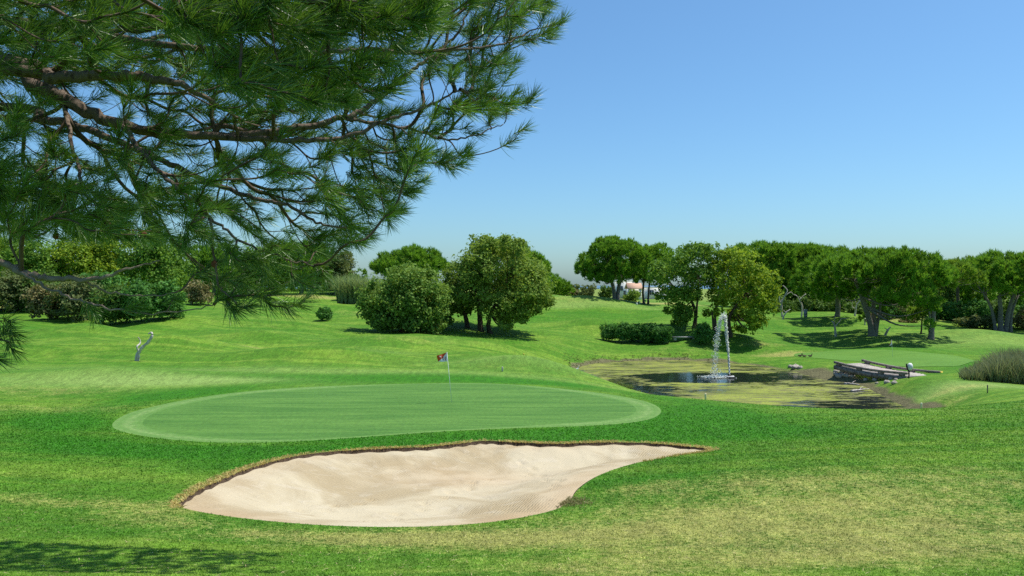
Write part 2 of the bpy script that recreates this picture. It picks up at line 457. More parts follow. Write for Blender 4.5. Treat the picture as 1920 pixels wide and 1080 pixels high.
green_px = [(208, 800), (232, 778), (285, 762), (350, 749), (440, 736), (540, 728), (640, 723), (760, 720), (880, 718), (980, 722), (1080, 731), (1160, 742), (1215, 754), (1240, 768),
            (1228, 783), (1180, 793), (1090, 799), (980, 802), (880, 806), (780, 812), (680, 820), (560, 828), (440, 831), (330, 826), (250, 815)]
collar = np.array([onlevel(x, y, 0.0)[:2] for x, y in green_px])
collar = closed_arc(collar, 6)
for _ in range(4): collar = (np.roll(collar, 1, 0) + 2 * collar + np.roll(collar, -1, 0)) / 4
cen = collar.mean(0)
def shrink(poly, d):
    poly = np.asarray(poly); n = np.roll(poly, -1, 0) - np.roll(poly, 1, 0)
    n = np.stack([n[:, 1], -n[:, 0]], 1); n /= np.linalg.norm(n, axis=1)[:, None] + 1e-9
    area = 0.5 * np.sum(poly[:, 0] * np.roll(poly[:, 1], -1) - np.roll(poly[:, 0], -1) * poly[:, 1])
    dd = np.asarray(d).reshape(-1, 1) if not np.isscalar(d) else d
    return poly - n * dd * (1 if area > 0 else -1)
d_in = 0.25 + 0.75 * sstep(2.0, 8.5, np.abs(collar[:, 0] + 3.2))
green = shrink(collar, d_in)
for _ in range(3): green = (np.roll(green, 1, 0) + 2 * green + np.roll(green, -1, 0)) / 4

# bunker outline, (photo px, photo py, depth)
bk = [(334, 946, 16.6), (362, 924, 17.8), (405, 902, 19.0), (470, 877, 21.0), (545, 857, 22.9), (620, 846, 24.0), (720, 841, 24.8), (800, 838, 25.3), (865, 831, 26.1), (905, 827, 26.6), (960, 829, 26.4), (1040, 832, 26.0),
      (1150, 829, 26.1), (1245, 832, 25.6), (1335, 845, 24.4), (1265, 855, 23.2), (1195, 868, 21.9), (1130, 888, 20.2), (1088, 914, 18.6), (1066, 942, 17.2), (1040, 957, 16.5), (960, 974, 15.7), (865, 984, 15.2), (740, 989, 15.0),
      (600, 985, 15.1), (490, 976, 15.4), (405, 966, 15.8), (352, 956, 16.2)]
bunker3 = np.array([P(*b) for b in bk])
bunker3 = closed_arc(bunker3, 7)
bunker = bunker3[:, :2]

pond_px = [(1083, 689), (1110, 681), (1180, 677), (1260, 675), (1350, 678), (1440, 688), (1500, 697), (1565, 708), (1618, 721), (1672, 743), (1718, 767)]
pond = [onlevel(x, y, W_Z)[:2] for x, y in pond_px] + [np.array(q) for q in [(24.6, 45.5), (19, 44), (13.5, 46), (10, 51), (6.5, 58), (5.4, 66)]]
pond = closed_arc(pond, 5)

cp = []
def C(*pts):
    for px, py, D in pts: cp.append(P(px, py, D))
C((0, 1080, 9.5), (480, 1080, 9.5), (960, 1080, 9.4), (1440, 1080, 9.3), (1920, 1080, 9.2))
C((0, 980, 13.6), (200, 990, 13.3), (1200, 980, 14.6), (1500, 980, 13.8), (1920, 980, 13.0), (0, 900, 18.2), (180, 890, 19.2), (1300, 905, 18.0), (1500, 900, 17.2), (1920, 900, 16.6),
  (1400, 850, 22.6), (1600, 850, 21.6), (1920, 830, 22.6), (0, 840, 23), (150, 830, 25), (1400, 800, 29), (1650, 800, 28), (1920, 785, 28.5))
C((1150, 731, 43.5), (1320, 749, 40), (1500, 764, 38), (1690, 769, 37), (1800, 762, 36), (1920, 751, 35.5), (1990, 748, 36))
C((0, 780, 31), (120, 770, 34), (0, 740, 38.5), (200, 735, 40), (0, 700, 46), (150, 695, 47), (350, 700, 46), (0, 650, 58), (120, 640, 60), (262, 676, 51.5), (0, 615, 70), (0, 592, 80), (150, 605, 74), (250, 612, 72))
C((600, 700, 46.5), (800, 706, 45.5), (960, 709, 46), (1040, 712, 47), (420, 660, 57), (600, 675, 53), (700, 655, 60), (860, 660, 60), (900, 680, 53), (985, 672, 57), (1000, 690, 51.5), (1085, 704, 51))
C((350, 600, 80), (450, 575, 95), (420, 620, 71), (540, 600, 86), (609, 601, 88), (640, 566, 115), (700, 600, 91), (760, 622, 79), (770, 640, 69), (877, 618, 85), (901, 623, 83.5), (919, 626, 83), (960, 640, 76), (1000, 620, 90), (840, 600, 95))
C((950, 575, 118), (1020, 565, 122), (1080, 558, 127), (1140, 562, 128), (1200, 571, 126), (1230, 576, 122), (1100, 588, 113), (1200, 590, 112), (1050, 610, 101), (1130, 615, 98), (1040, 650, 79), (1250, 600, 106))
C((1135, 637, 90), (1200, 640, 89), (1260, 640, 89), (1325, 643, 86), (1300, 615, 94), (1370, 625, 90), (1430, 640, 89), (1250, 660, 83.5), (1150, 662, 83), (1400, 665, 83), (1350, 652, 86))
C((1430, 600, 116), (1500, 586, 126), (1560, 590, 122), (1500, 610, 110), (1470, 640, 93), (1636, 632, 93), (1500, 662, 82.5), (1450, 672, 79.5), (1540, 672, 77))
C((1674, 671, 74), (1600, 662, 79), (1560, 684, 67), (1760, 668, 75), (1830, 680, 69), (1750, 640, 89), (1785, 645, 87), (1850, 650, 85), (1920, 655, 83), (1900, 622, 105), (1700, 606, 112), (1800, 608, 112), (1900, 612, 112))
C((1562, 690, 64.5), (1765, 703, 58.5), (1830, 712, 53), (1920, 726, 50.5), (1780, 722, 50.5), (1850, 742, 44), (1740, 745, 47), (1990, 735, 48), (1700, 712, 54.5))
for p in collar[::9]: cp.append(np.array([p[0], p[1], 0.0]))
cp += [np.array([cen[0] + dx, cen[1], 0.0]) for dx in (-6, 0, 6)]
for b in bunker3[::7]: cp.append(b)
for p in pond[::5]: cp.append(np.array([p[0], p[1], W_Z + 0.06]))
cp += [np.array(q, float) for q in [(10, 66, -3.3), (15, 58, -3.4), (20, 54, -3.4), (15, 69, -3.2), (21, 63, -3.0), (17, 50, -3.2)]]
cp += [np.array(q, float) for q in [(0, 0, 3.55), (0, 4, 3.0), (-6, 4, 3.1), (-14, 3, 3.1), (10, 2, 3.1), (22, 4, 2.6), (-20, 14, 2.0), (-28, 25, 1.3), (-30, -12, 4), (30, -12, 3.4), (0, -15, 4.4), (-45, 45, 1.6), (-62, 72, 3.0),
       (30, 20, 1.2), (42, 32, 0.4), (55, 52, -0.6), (72, 75, -1.0), (95, 110, -0.6), (-95, 115, 4), (-60, 130, 4.2), (-20, 135, 3.8), (0, 160, 2.2), (15, 175, 1.4), (24, 190, 2.0), (-60, 180, 4), (60, 160, 0.6), (110, 165, 0.2), (170, 170, 0), (-150, 170, 4), (-90, 60, 3.2), (90, 40, 0)]]
cp = np.array(cp)
_s = 40.0
def _phi(r2): return 0.5 * r2 * np.log(r2 + 1e-12)
A_ = cp[:, :2] / _s
K_ = _phi(((A_[:, None] - A_[None]) ** 2).sum(-1)) + np.eye(len(cp)) * 2e-3
T_ = np.hstack([np.ones((len(cp), 1)), A_])
sol = np.linalg.solve(np.block([[K_, T_], [T_.T, np.zeros((3, 3))]]), np.concatenate([cp[:, 2], np.zeros(3)]))
mounds = [(600, 54, .55, 6, 2.0), (760, 64, .55, 5, 2.5), (330, 58, .5, 6, 2.2), (60, 55, .5, 6, 2.5), (900, 70, .45, 5, 2.5), (1000, 52, .45, 3.5, 1.6), (1120, 98, .7, 7, 3.5), (450, 78, .6, 7, 3), (1850, 96, .5, 8, 3.5), (1540, 112, .6, 9, 4), (1080, 122, .6, 10, 2.5), (640, 100, .7, 9, 4), (1000, 108, .5, 6, 3), (200, 45, .35, 5, 1.6), (820, 90, .5, 7, 3), (1280, 110, .5, 6, 3), (500, 66, .4, 4, 2), (150, 66, .4, 5, 2)]
def H(x, y):
    x = np.asarray(x, float); y = np.asarray(y, float); sh = x.shape
    q = np.stack([x.ravel(), y.ravel()], 1)
    qc = q.copy(); qc[:, 0] = np.clip(qc[:, 0], -150, 160); qc[:, 1] = np.clip(qc[:, 1], -18, 190)
    qs = qc / _s; z = np.empty(len(q))
    for i in range(0, len(q), 8000):
        b = qs[i:i + 8000]
        z[i:i + 8000] = _phi(((b[:, None] - A_[None]) ** 2).sum(-1)) @ sol[:-3] + sol[-3] + b @ sol[-2:]
    w = sstep(42, 60, q[:, 1]) * (1 - sstep(140, 200, q[:, 1]))
    pd_ = sdist(pond[::2], q[:, 0], q[:, 1])
    z += -0.55 * sstep(0.0, 2.0, -pd_) + 0.16 * sstep(-0.1, 0.9, pd_) * (1 - sstep(2.0, 6.0, pd_))
    w *= sstep(1.0, 7.0, pd_)
    z += w * (0.24 * np.sin(q[:, 0] * 0.42 + q[:, 1] * 0.19 + 1) * np.sin(q[:, 1] * 0.31 - q[:, 0] * 0.11) + 0.07 * np.sin(q[:, 0] * 0.9 - 1.3) * np.sin(q[:, 1] * 0.7 + q[:, 0] * 0.3))
    for px, D, am, sx, sy in mounds:
        z += 1.5 * am * np.exp(-(((q[:, 0] - (px - CX) / F * D) / sx) ** 2 + ((q[:, 1] - D) / sy) ** 2))
    far = sstep(190, 900, q[:, 1])
    z = z * (1 - far) + (-14.0 + 15 * (1 - sstep(900, 1500, q[:, 1]))) * far
    return z.reshape(sh)
def h1(x, y): return float(H(np.array([x]), np.array([y]))[0])
def G(px, D):
    """ground point at depth D under photo column px"""
    x = (px - CX) / F * D
    return np.array([x, D, h1(x, D)])

# colour of the turf: dry, lush, soil and mown patches, plus hill shading painted as colour (photo px, py, depth, half-size x, half-size y, amount)
dry_p = [(1000, 1010, 13.2, 5.5, 1.8, .46), (1400, 960, 14.5, 5.0, 2.6, .42), (1700, 900, 17, 5.5, 2.8, .42), (1850, 1000, 12, 4, 2, .35), (1250, 1060, 10, 3, 1.5, .5), (740, 1010, 13.6, 3, .8, .5), (1230, 895, 18, 2.2, .8, .35), (150, 935, 16, 4, 1.0, .5), (60, 890, 19, 4, 1.0, .25), (300, 960, 14.5, 2.0, .8, .35),
         (100, 760, 34, 7, 2, .38), (60, 730, 40, 7, 2.5, .4), (500, 655, 60, 5, 1.2, .6), (700, 590, 95, 5, 3, .5), (300, 600, 78, 3, 2, .5), (1700, 1040, 11, 3, 1, .35),
         (1480, 663, 82, 4.5, 1.6, .85), (1430, 648, 87, 2.5, 1.4, .6), (1280, 655, 84, 8, 1.5, .3), (1150, 610, 100, 3, 1.5, .45), (1800, 730, 49, 3, 1.5, .5), (1760, 745, 46, 3, 1.2, .45), (985, 655, 62, 5, 3, .3),
         (760, 652, 63, 4, 1.5, .35), (1830, 632, 98, 8, 3, .35), (620, 555, 122, 25, 3, .8), (20, 575, 88, 6, 3, .9), (1240, 562, 140, 9, 7, .95), (1130, 548, 140, 14, 6, .6), (1720, 603, 117, 18, 3.5, .7), (460, 572, 97, 6, 3, .4), (640, 690, 48, 6, 1, .15), (1100, 570, 121, 8, 2, .3)]
lush_shade_p = [(600, 708, 45, 14, 2.2, .9), (950, 711, 45, 8, 2.0, 1.0), (330, 740, 38.5, 5, 2, .9), (150, 790, 30, 4, 2, .8), (300, 850, 23.5, 7, 2.3, .9), (800, 822, 26.8, 6, .9, 1.0), (1300, 790, 31, 5, 3.5, 1.0), (1500, 810, 27, 6, 2.5, .7), (1130, 812, 28, 5, 1.0, 1.0),
          (1200, 890, 19, 2.2, 1.2, .75), (1500, 650, 88, 6, 6, .2), (1700, 655, 82, 12, 5, .75), (1850, 690, 64, 6, 6, .9), (900, 640, 75, 14, 4, .2), (1150, 588, 111, 14, 5, .7), (1000, 600, 104, 8, 4, .5), (1400, 620, 104, 7, 4, .5), (60, 610, 70, 8, 4, .6), (500, 625, 70, 8, 3, .45), (60, 690, 48, 6, 3, .45), (420, 870, 21, 2, 1.0, .6), (1880, 790, 28, 3, 2, .3)]  # patches on the hill slope are shade painted into the turf
mow_light_p = [(620, 700, 47.5, 22, 1.4, .35), (170, 720, 43, 10, 2.0, .45), (400, 715, 43, 6, 1.2, .6), (640, 665, 57, 5, 1.6, .35), (1000, 573, 119, 20, 1.6, .55), (1850, 640, 90, 14, 7, .35), (700, 640, 68, 6, 2, .3), (1830, 722, 49.5, 5, 2, .6), (980, 690, 52, 6, 2, .3), (1090, 560, 124, 10, 3, .45)]  # bands on the hill crest paint in light along the plateau edge
def patches(lst, x, y):
    a = np.zeros(np.shape(x))
    for px, py, D, sx, sy, am in lst:
        cx = (px - CX) / F * D
        a += am * np.exp(-(((x - cx) / sx) ** 2 + ((y - D) / sy) ** 2))
    return np.clip(a, 0, 1)
def turf_attrs(x, y):
    dry = patches(dry_p, x, y); lush_shade = patches(lush_shade_p, x, y); mow_light = patches(mow_light_p, x, y)
    dp = sdist(pond, x, y)
    wob = 0.9 * np.sin(x * 0.8) * np.sin(y * 0.7 + 1) + 0.5 * np.sin(x * 2.1 + y)
    wide = 0.8 - 0.15 * sstep(20, 26, x) 
    soil = np.clip(1 - sstep(0.0, 1.1, (dp + 0.3 * wob) / wide), 0, 1) * (y < 200) * (1 - 0.5 * sstep(21, 24, x) * sstep(-0.4, 0.3, dp))
    e = np.hypot((x - G_E[0]) / 2.4, (y - G_E[1]) / 3.6)
    soil = np.maximum(soil, (1 - sstep(0.3, 1.0, e)) * 0.6)
    fr = sdist(bunker, x, y)
    back = bunker_back(x, y)
    dry = np.clip(dry + 0.8 * np.exp(-(fr / 0.22) ** 2) * back, 0, 1)
    far = sstep(140, 220, y)
    dry = np.clip(dry + 0.5 * far, 0, 1)
    ring = np.exp(-((sdist(collar, x, y) - 2.2) / 1.6) ** 2)
    lush_shade = np.clip(lush_shade + 0.7 * ring, 0, 1); mow_light = np.clip(mow_light * 1.5, 0, 1) * (1 - 0.7 * ring)
    return dry, lush_shade, soil, mow_light
bridge_gap = np.array([26.6, 60.5])
G_E = bridge_gap
def bunker_back(x, y):
    """1 along the raised back edge of the bunker, 0 along the front"""
    line = 20.3 + 0.36 * (x - (-3.0)) * (x > -3) + 0.95 * (x + 3.0) * (x <= -3)
    return sstep(-1.5, 1.5, y - line)

def add_attrs(me, x, y):
    for nm, a in zip(('dry', 'lush_shade', 'soil', 'mow_light'), turf_attrs(x, y)):
        at = me.attributes.get(nm) or me.attributes.new(nm, 'FLOAT', 'POINT'); at.data.foreach_set('value', np.asarray(a, np.float32))

def cdt(points, loops, keep):
    """constrained Delaunay: points (n,2), loops = list of closed outlines; keep(cx, cy) -> mask"""
    vs_ = [Vector((float(a), float(b))) for a, b in points]; ed = []
    for L in loops:
        n0 = len(vs_)
        vs_ += [Vector((float(a), float(b))) for a, b in L]
        ed += [(n0 + i, n0 + (i + 1) % len(L)) for i in range(len(L))]
    r = geometry.delaunay_2d_cdt(vs_, ed, [], 0, 1e-6)
    v = np.array([[q.x, q.y] for q in r[0]]); f = np.array([t for t in r[2] if len(t) == 3], int)
    c = v[f].mean(1)
    f = f[keep(c[:, 0], c[:, 1])]
    used = np.unique(f); mp = np.full(len(v), -1); mp[used] = np.arange(len(used))
    return v[used], mp[f]

def flat_mesh(name, v, f, mat, smooth=True):
    mb = MB()
    a = v[f[:, 1]] - v[f[:, 0]]; b = v[f[:, 2]] - v[f[:, 0]]
    nz = a[:, 0] * b[:, 1] - a[:, 1] * b[:, 0]
    f = np.where(nz[:, None] < 0, f[:, ::-1], f)
    mb.add(v, f)
    return mb.build(name, mat, smooth=smooth)

# rows get wider apart with distance
ys = [-16.0]
while ys[-1] < 210: ys.append(ys[-1] + max(0.28, 0.0105 * abs(ys[-1]) + 0.10) if ys[-1] > 6 else ys[-1] + 0.9)
while ys[-1] < 3000: ys.append(ys[-1] * 1.13)
gp = []
for k, y in enumerate(ys):
    hw = 0.82 * max(y, 0) + 24
    n = 190 if 6 < y < 210 else 70
    xs = np.linspace(-hw, hw, n) + (0.5 if k % 2 else 0) * 2 * hw / n
    gp.append(np.stack([xs, np.full(n, y)], 1))
gp = np.vstack(gp)
near = (gp[:, 1] > 10) & (gp[:, 1] < 50)
drop = near & ((np.abs(sdist(bunker, gp[:, 0], gp[:, 1])) < 0.1) | (sdist(bunker, gp[:, 0], gp[:, 1]) < 0) | (sdist(collar, gp[:, 0], gp[:, 1]) < 0.1))
v2, f2 = cdt(gp[~drop], [bunker, collar], lambda a, b: ~(inside(bunker, a, b) | inside(collar, a, b)))
v3 = np.column_stack([v2, H(v2[:, 0], v2[:, 1])])
ground = flat_mesh('ground', v3, f2, M['turf']); tag(ground, kind='structure')
add_attrs(ground.data, v2[:, 0], v2[:, 1])

def grid_in(poly, res, pad):
    lo, hi = poly.min(0), poly.max(0)
    gx, gy = np.meshgrid(np.arange(lo[0], hi[0], res), np.arange(lo[1], hi[1], res))
    gx = gx.ravel(); gy = gy.ravel()
    m = sdist(poly, gx, gy) < -pad
    return np.stack([gx[m], gy[m]], 1)

# collar and putting green share their outlines with the ground, so nothing overlaps
g = np.vstack([grid_in(collar, 0.45, 0.2), shrink(collar, 0.25), shrink(collar, 0.5)]); g = g[sdist(collar, g[:, 0], g[:, 1]) < -0.1]; g = g[np.abs(sdist(green, g[:, 0], g[:, 1])) > 0.12]
g_c = g[sdist(green, g[:, 0], g[:, 1]) > 0]; g_g = g[sdist(green, g[:, 0], g[:, 1]) < 0]
v, f = cdt(g_c, [collar, green], lambda a, b: inside(collar, a, b) & ~inside(green, a, b))
o = flat_mesh('green_collar', np.column_stack([v, H(v[:, 0], v[:, 1])]), f, M['collar']); tag(o, kind='structure')
dc = -sdist(collar, v[:, 0], v[:, 1]); o.data.attributes['rnd'].data.foreach_set('value', np.clip(0.35 * np.exp(-((dc - 0.0) / 0.16) ** 2) + 0.6 * np.exp(-((dc - 0.5) / 0.12) ** 2), 0, 1).astype(np.float32))
v, f = cdt(g_g, [green], lambda a, b: inside(green, a, b))
o = flat_mesh('putting_green', np.column_stack([v, H(v[:, 0], v[:, 1])]), f, M['green']); tag(o, kind='structure')
o.data.attributes['rnd'].data.foreach_set('value', np.zeros(len(v), np.float32))

# far putting green beyond the bridge
fg_px = [(1490, 664), (1560, 658), (1650, 656), (1730, 661), (1800, 669), (1840, 678), (1800, 686), (1730, 688), (1660, 684), (1580, 676), (1520, 671)]
fg = []
for x, y in fg_px:
    Ds = np.linspace(60, 90, 121); X = (x - CX) / F * Ds; py = HY + (CZ - H(X, Ds)) * F / Ds
    D = Ds[np.argmin(np.abs(py - y))]; fg.append(((x - CX) / F * D, D))
fg = closed_arc(fg, 6)
gg = grid_in(fg, 0.7, 0.2)
v, f = cdt(gg, [fg], lambda a, b: inside(fg, a, b))
o = flat_mesh('far_putting_green', np.column_stack([v, H(v[:, 0], v[:, 1]) + 0.022]), f, M['far_green']); tag(o, kind='structure')
o.data.attributes['rnd'].data.foreach_set('value', np.zeros(len(v), np.float32))

# bunker: sand bowl, soil face under the turf lip
nb = len(bunker)
bback = bunker_back(bunker[:, 0], bunker[:, 1])
sand_out = shrink(bunker, 0.05 + 0.03 * bback)
lip = 0.02 + 0.05 * bback * (0.35 + 0.65 * sstep(-7.0, -4.5, bunker[:, 0])) * (1 - 0.45 * sstep(1.0, 4.5, bunker[:, 0])) + 0.03 * bback
bite = np.exp(-(np.hypot(bunker[:, 0] - P(1066, 942, 17.2)[0], bunker[:, 1] - 17.2) / 0.7) ** 2); lip += 0.16 * bite
lip += 0.02 * np.sin(np.arange(nb) * 1.7) * bback
steps = []
for (x0, y0), (x1, y1), nst in (((-3.4, 16.2), (-0.6, 22.6), 11), ((0.4, 24.6), (1.2, 19.0), 9), ((-5.2, 17.4), (-3.2, 19.8), 6)):
    L_ = math.hypot(x1 - x0, y1 - y0); ux, uy = (x1 - x0) / L_, (y1 - y0) / L_
    for k in range(nst):
        a = (k + .5) / nst; sd = 0.13 if k % 2 else -0.13
        steps.append((x0 + (x1 - x0) * a - uy * sd + random.uniform(-.05, .05), y0 + (y1 - y0) * a + ux * sd, ux, uy))
def prints(x, y):
    z = np.zeros(x.shape)
    for px_, py_, ux, uy in steps:
        u = (x - px_) * ux + (y - py_) * uy; v = -(x - px_) * uy + (y - py_) * ux
        e = (u / 0.17) ** 2 + (v / 0.09) ** 2
        z += -0.07 * np.exp(-e ** 1.5) + 0.025 * np.exp(-((np.sqrt(e) - 1.55) / .4) ** 2)
    return z
def sand_z(x, y):
    d = -sdist(bunker, x, y)
    i = np.argmin((x[:, None] - bunker[None, :, 0]) ** 2 + (y[:, None] - bunker[None, :, 1]) ** 2, axis=1)
    return H(x, y) - lip[i] * np.exp(-d / 2.5) - 0.42 * sstep(0.0, 3.2, d) + 0.012 * np.sin(x * 5 + 2 * np.sin(y * 2)) * sstep(0.1, 0.6, d) + 0.03 * np.sin(x * 1.7 + y * 0.6) * np.sin(y * 1.9) * sstep(0.1, 0.9, d) + prints(x, y)
gs = grid_in(sand_out, 0.10, 0.07)
v, f = cdt(gs, [sand_out], lambda a, b: inside(sand_out, a, b))
o = flat_mesh('bunker_sand', np.column_stack([v, sand_z(v[:, 0], v[:, 1])]), f, M['sand']); tag(o, kind='structure')
rim = np.exp(-(sdist(bunker, v[:, 0], v[:, 1]) / 0.9) ** 2) * (0.35 + 0.65 * (1 - bunker_back(v[:, 0], v[:, 1]))) * (0.5 + 0.5 * np.sin(v[:, 0] * 0.9 + 1))
rim = np.clip(rim + 0.7 * np.exp(-(((v[:, 0] + 1.2) / 2.2) ** 2 + ((v[:, 1] - 22.4) / 1.3) ** 2)), 0, 1)
o.data.attributes['rnd'].data.foreach_set('value', rim.astype(np.float32))
top = np.column_stack([bunker, H(bunker[:, 0], bunker[:, 1])])
bot = np.column_stack([sand_out, sand_z(sand_out[:, 0], sand_out[:, 1]) - 0.02])
mid = (top + bot) / 2; mid[:, :2] += (bunker - sand_out) * 0.35
ii = np.arange(nb); jj = (ii + 1) % nb
f = []
for a, b in ((0, nb), (nb, 2 * nb)):
    f += [np.stack([ii + a, jj + a, jj + b], 1), np.stack([ii + a, jj + b, ii + b], 1)]
o = MB().add(np.vstack([top, mid, bot]), np.vstack(f)).build('bunker_soil_face', M['soil'], smooth=False); tag(o, kind='structure')

# pond
gw = grid_in(shrink(pond, -1.6), 0.9, 0.3)
po = shrink(pond, -1.6)
v, f = cdt(gw, [po], lambda a, b: inside(po, a, b))
def mat_pond():
    m, nt, out = newmat('pond_water'); t = NT(nt)
    p = t.pos()
    al = t.attr('rnd')
    mp = t.scalev(p, (0.45, 1.0, 1))
    n1 = t.noise(mp, 0.5, 6, 0.62, dist=1.0); n2 = t.noise(mp, 2.2, 8, 0.75, dist=0.8); n3 = t.noise(p, 12, 4, 0.7)
    a = t.math('ADD', t.math('ADD', t.math('MULTIPLY', n1, 0.45), t.math('MULTIPLY', n2, 0.55)), t.math('SUBTRACT', al, 0.5))
    mask = t.ramp(a, 0.46, 0.52)
    mud = t.mix(t.ramp(n2, 0.4, 0.6), (0.060, 0.056, 0.022), (0.120, 0.108, 0.050))
    alg = t.mix(t.ramp(n1, 0.35, 0.62), (0.115, 0.150, 0.016), (0.270, 0.310, 0.040))
    alg = t.mix(t.math('MULTIPLY', t.ramp(n2, 0.46, 0.60), 0.8), alg, mud)
    alg = t.mix(t.ramp(n3, 0.50, 0.72), alg, t.mix(0.5, mud, (0.03, 0.03, 0.015)))
    wat = t.bsdf((0.010, 0.013, 0.014), 0.08, 0.5, t.bump(t.noise(p, 3.0, 3), 0.25, 0.05))
    wat.inputs['IOR'].default_value = 1.33
    ab = t.bsdf(alg, 0.75, 0.25, t.bump(t.math('ADD', n2, n3), 0.5, 0.05))
    mx = t.n('ShaderNodeMixShader'); t.link(mask, mx.inputs[0]); t.link(wat.outputs[0], mx.inputs[1]); t.link(ab.outputs[0], mx.inputs[2])
    t.link(mx.outputs[0], out.inputs[0]); return m
M['pond'] = mat_pond()
o = flat_mesh('pond', np.column_stack([v, np.full(len(v), W_Z)]), f, M['pond']); tag(o, kind='structure')
NOZ = np.array([(1368 - CX) / F * 65.6, 65.6, W_Z])
al = np.full(len(v), 0.492)
al += 0.08 * np.exp(-(((v[:, 0] - 12) / 7) ** 2 + ((v[:, 1] - 73) / 5) ** 2)) + 0.12 * np.exp(-(((v[:, 0] - 15) / 5) ** 2 + ((v[:, 1] - 55) / 5) ** 2))
al -= 0.60 * np.exp(-(((v[:, 0] - (NOZ[0] - 2.3)) / 4.0) ** 4 + ((v[:, 1] - NOZ[1]) / 2.6) ** 4))
al -= 0.10 * np.exp(-(((v[:, 0] - 22.5) / 4) ** 2 + ((v[:, 1] - 66) / 2.2) ** 2)) + 0.12 * np.exp(-(((v[:, 0] - 9.5) / 4) ** 2 + ((v[:, 1] - 58) / 3) ** 2)) + 0.12 * np.exp(-(((v[:, 0] - 20.5) / 4) ** 2 + ((v[:, 1] - 49) / 2.5) ** 2))
al -= 0.35 * np.exp(-(((v[:, 0] - 16.8) / 1.2) ** 2 + ((v[:, 1] - 48.5) / 1.2) ** 2))
o.data.attributes['rnd'].data.foreach_set('value', al.astype(np.float32))

# sea far behind the hill
m, nt, out = newmat('sea'); t = NT(nt)
b = t.bsdf((0.06, 0.13, 0.20), 0.35, 0.5, t.bump(t.noise(t.pos(), 0.02, 4), 0.5, 3)); t.link(b.outputs[0], out.inputs[0]); M['sea'] = m
o = MB().add([[-30000, 1500, -12], [30000, 1500, -12], [30000, 50000, -12], [-30000, 50000, -12]], [[0, 1, 2], [0, 2, 3]]).build('sea', M['sea']); tag(o, kind='structure')
# ------------------------------------------------------------------ foliage generators
def unit(v):
    return v / (np.linalg.norm(v, axis=-1, keepdims=True) + 1e-9)

def rdir(n, zmin=-1.0):
    z = rng.uniform(zmin, 1, n); th = rng.uniform(0, 2 * math.pi, n); r = np.sqrt(1 - z * z)
    return np.stack([r * np.cos(th), r * np.sin(th), z], 1)

def leaves(mb, c, nrm, size, asp=0.6, rough=0.8):
    """one folded diamond leaf at each centre c, facing roughly nrm"""
    n = len(c)
    nn = unit(nrm + rng.normal(0, rough, (n, 3)))
    u = unit(np.cross(nn, rng.normal(0, 1, (n, 3)))); w = np.cross(nn, u)
    s = size * rng.uniform(0.6, 1.3, n)[:, None]
    fold = nn * s * 0.22
    v = np.stack([c - u * s, c + w * s * asp + fold, c + u * s, c - w * s * asp + fold], 1).reshape(-1, 3)
    i = np.arange(n)[:, None] * 4
    f = np.concatenate([i + np.array([[0, 1, 2]]), i + np.array([[0, 2, 3]])])
    mb.add(v, f, np.repeat(np.clip(rng.normal(0.5, 0.24, n), 0, 1), 4))

def tufts(mb, c, d, length, width, k=7, spread=0.55):
    """needle tufts: k thin blades fanning out from each centre c along d"""
    n = len(c)
    dd = unit(d[:, None] + rng.normal(0, spread, (n, k, 3))).reshape(-1, 3)
    cc = np.repeat(c, k, 0) + rng.normal(0, length * 0.15, (n * k, 3))
    L = length * rng.uniform(0.6, 1.25, n * k)[:, None]
    u = unit(np.cross(dd, rng.normal(0, 1, (n * k, 3)))) * width
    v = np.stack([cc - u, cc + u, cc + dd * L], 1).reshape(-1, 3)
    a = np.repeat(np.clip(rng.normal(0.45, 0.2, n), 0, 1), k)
    at = np.stack([a * 0.7, a * 0.7, np.clip(a * 1.25 + 0.1, 0, 1)], 1).ravel()  # blade bases darkened, tips brightened: sunlit tuft ends put into the colour
    mb.add(v, np.arange(n * k * 3).reshape(-1, 3), at)

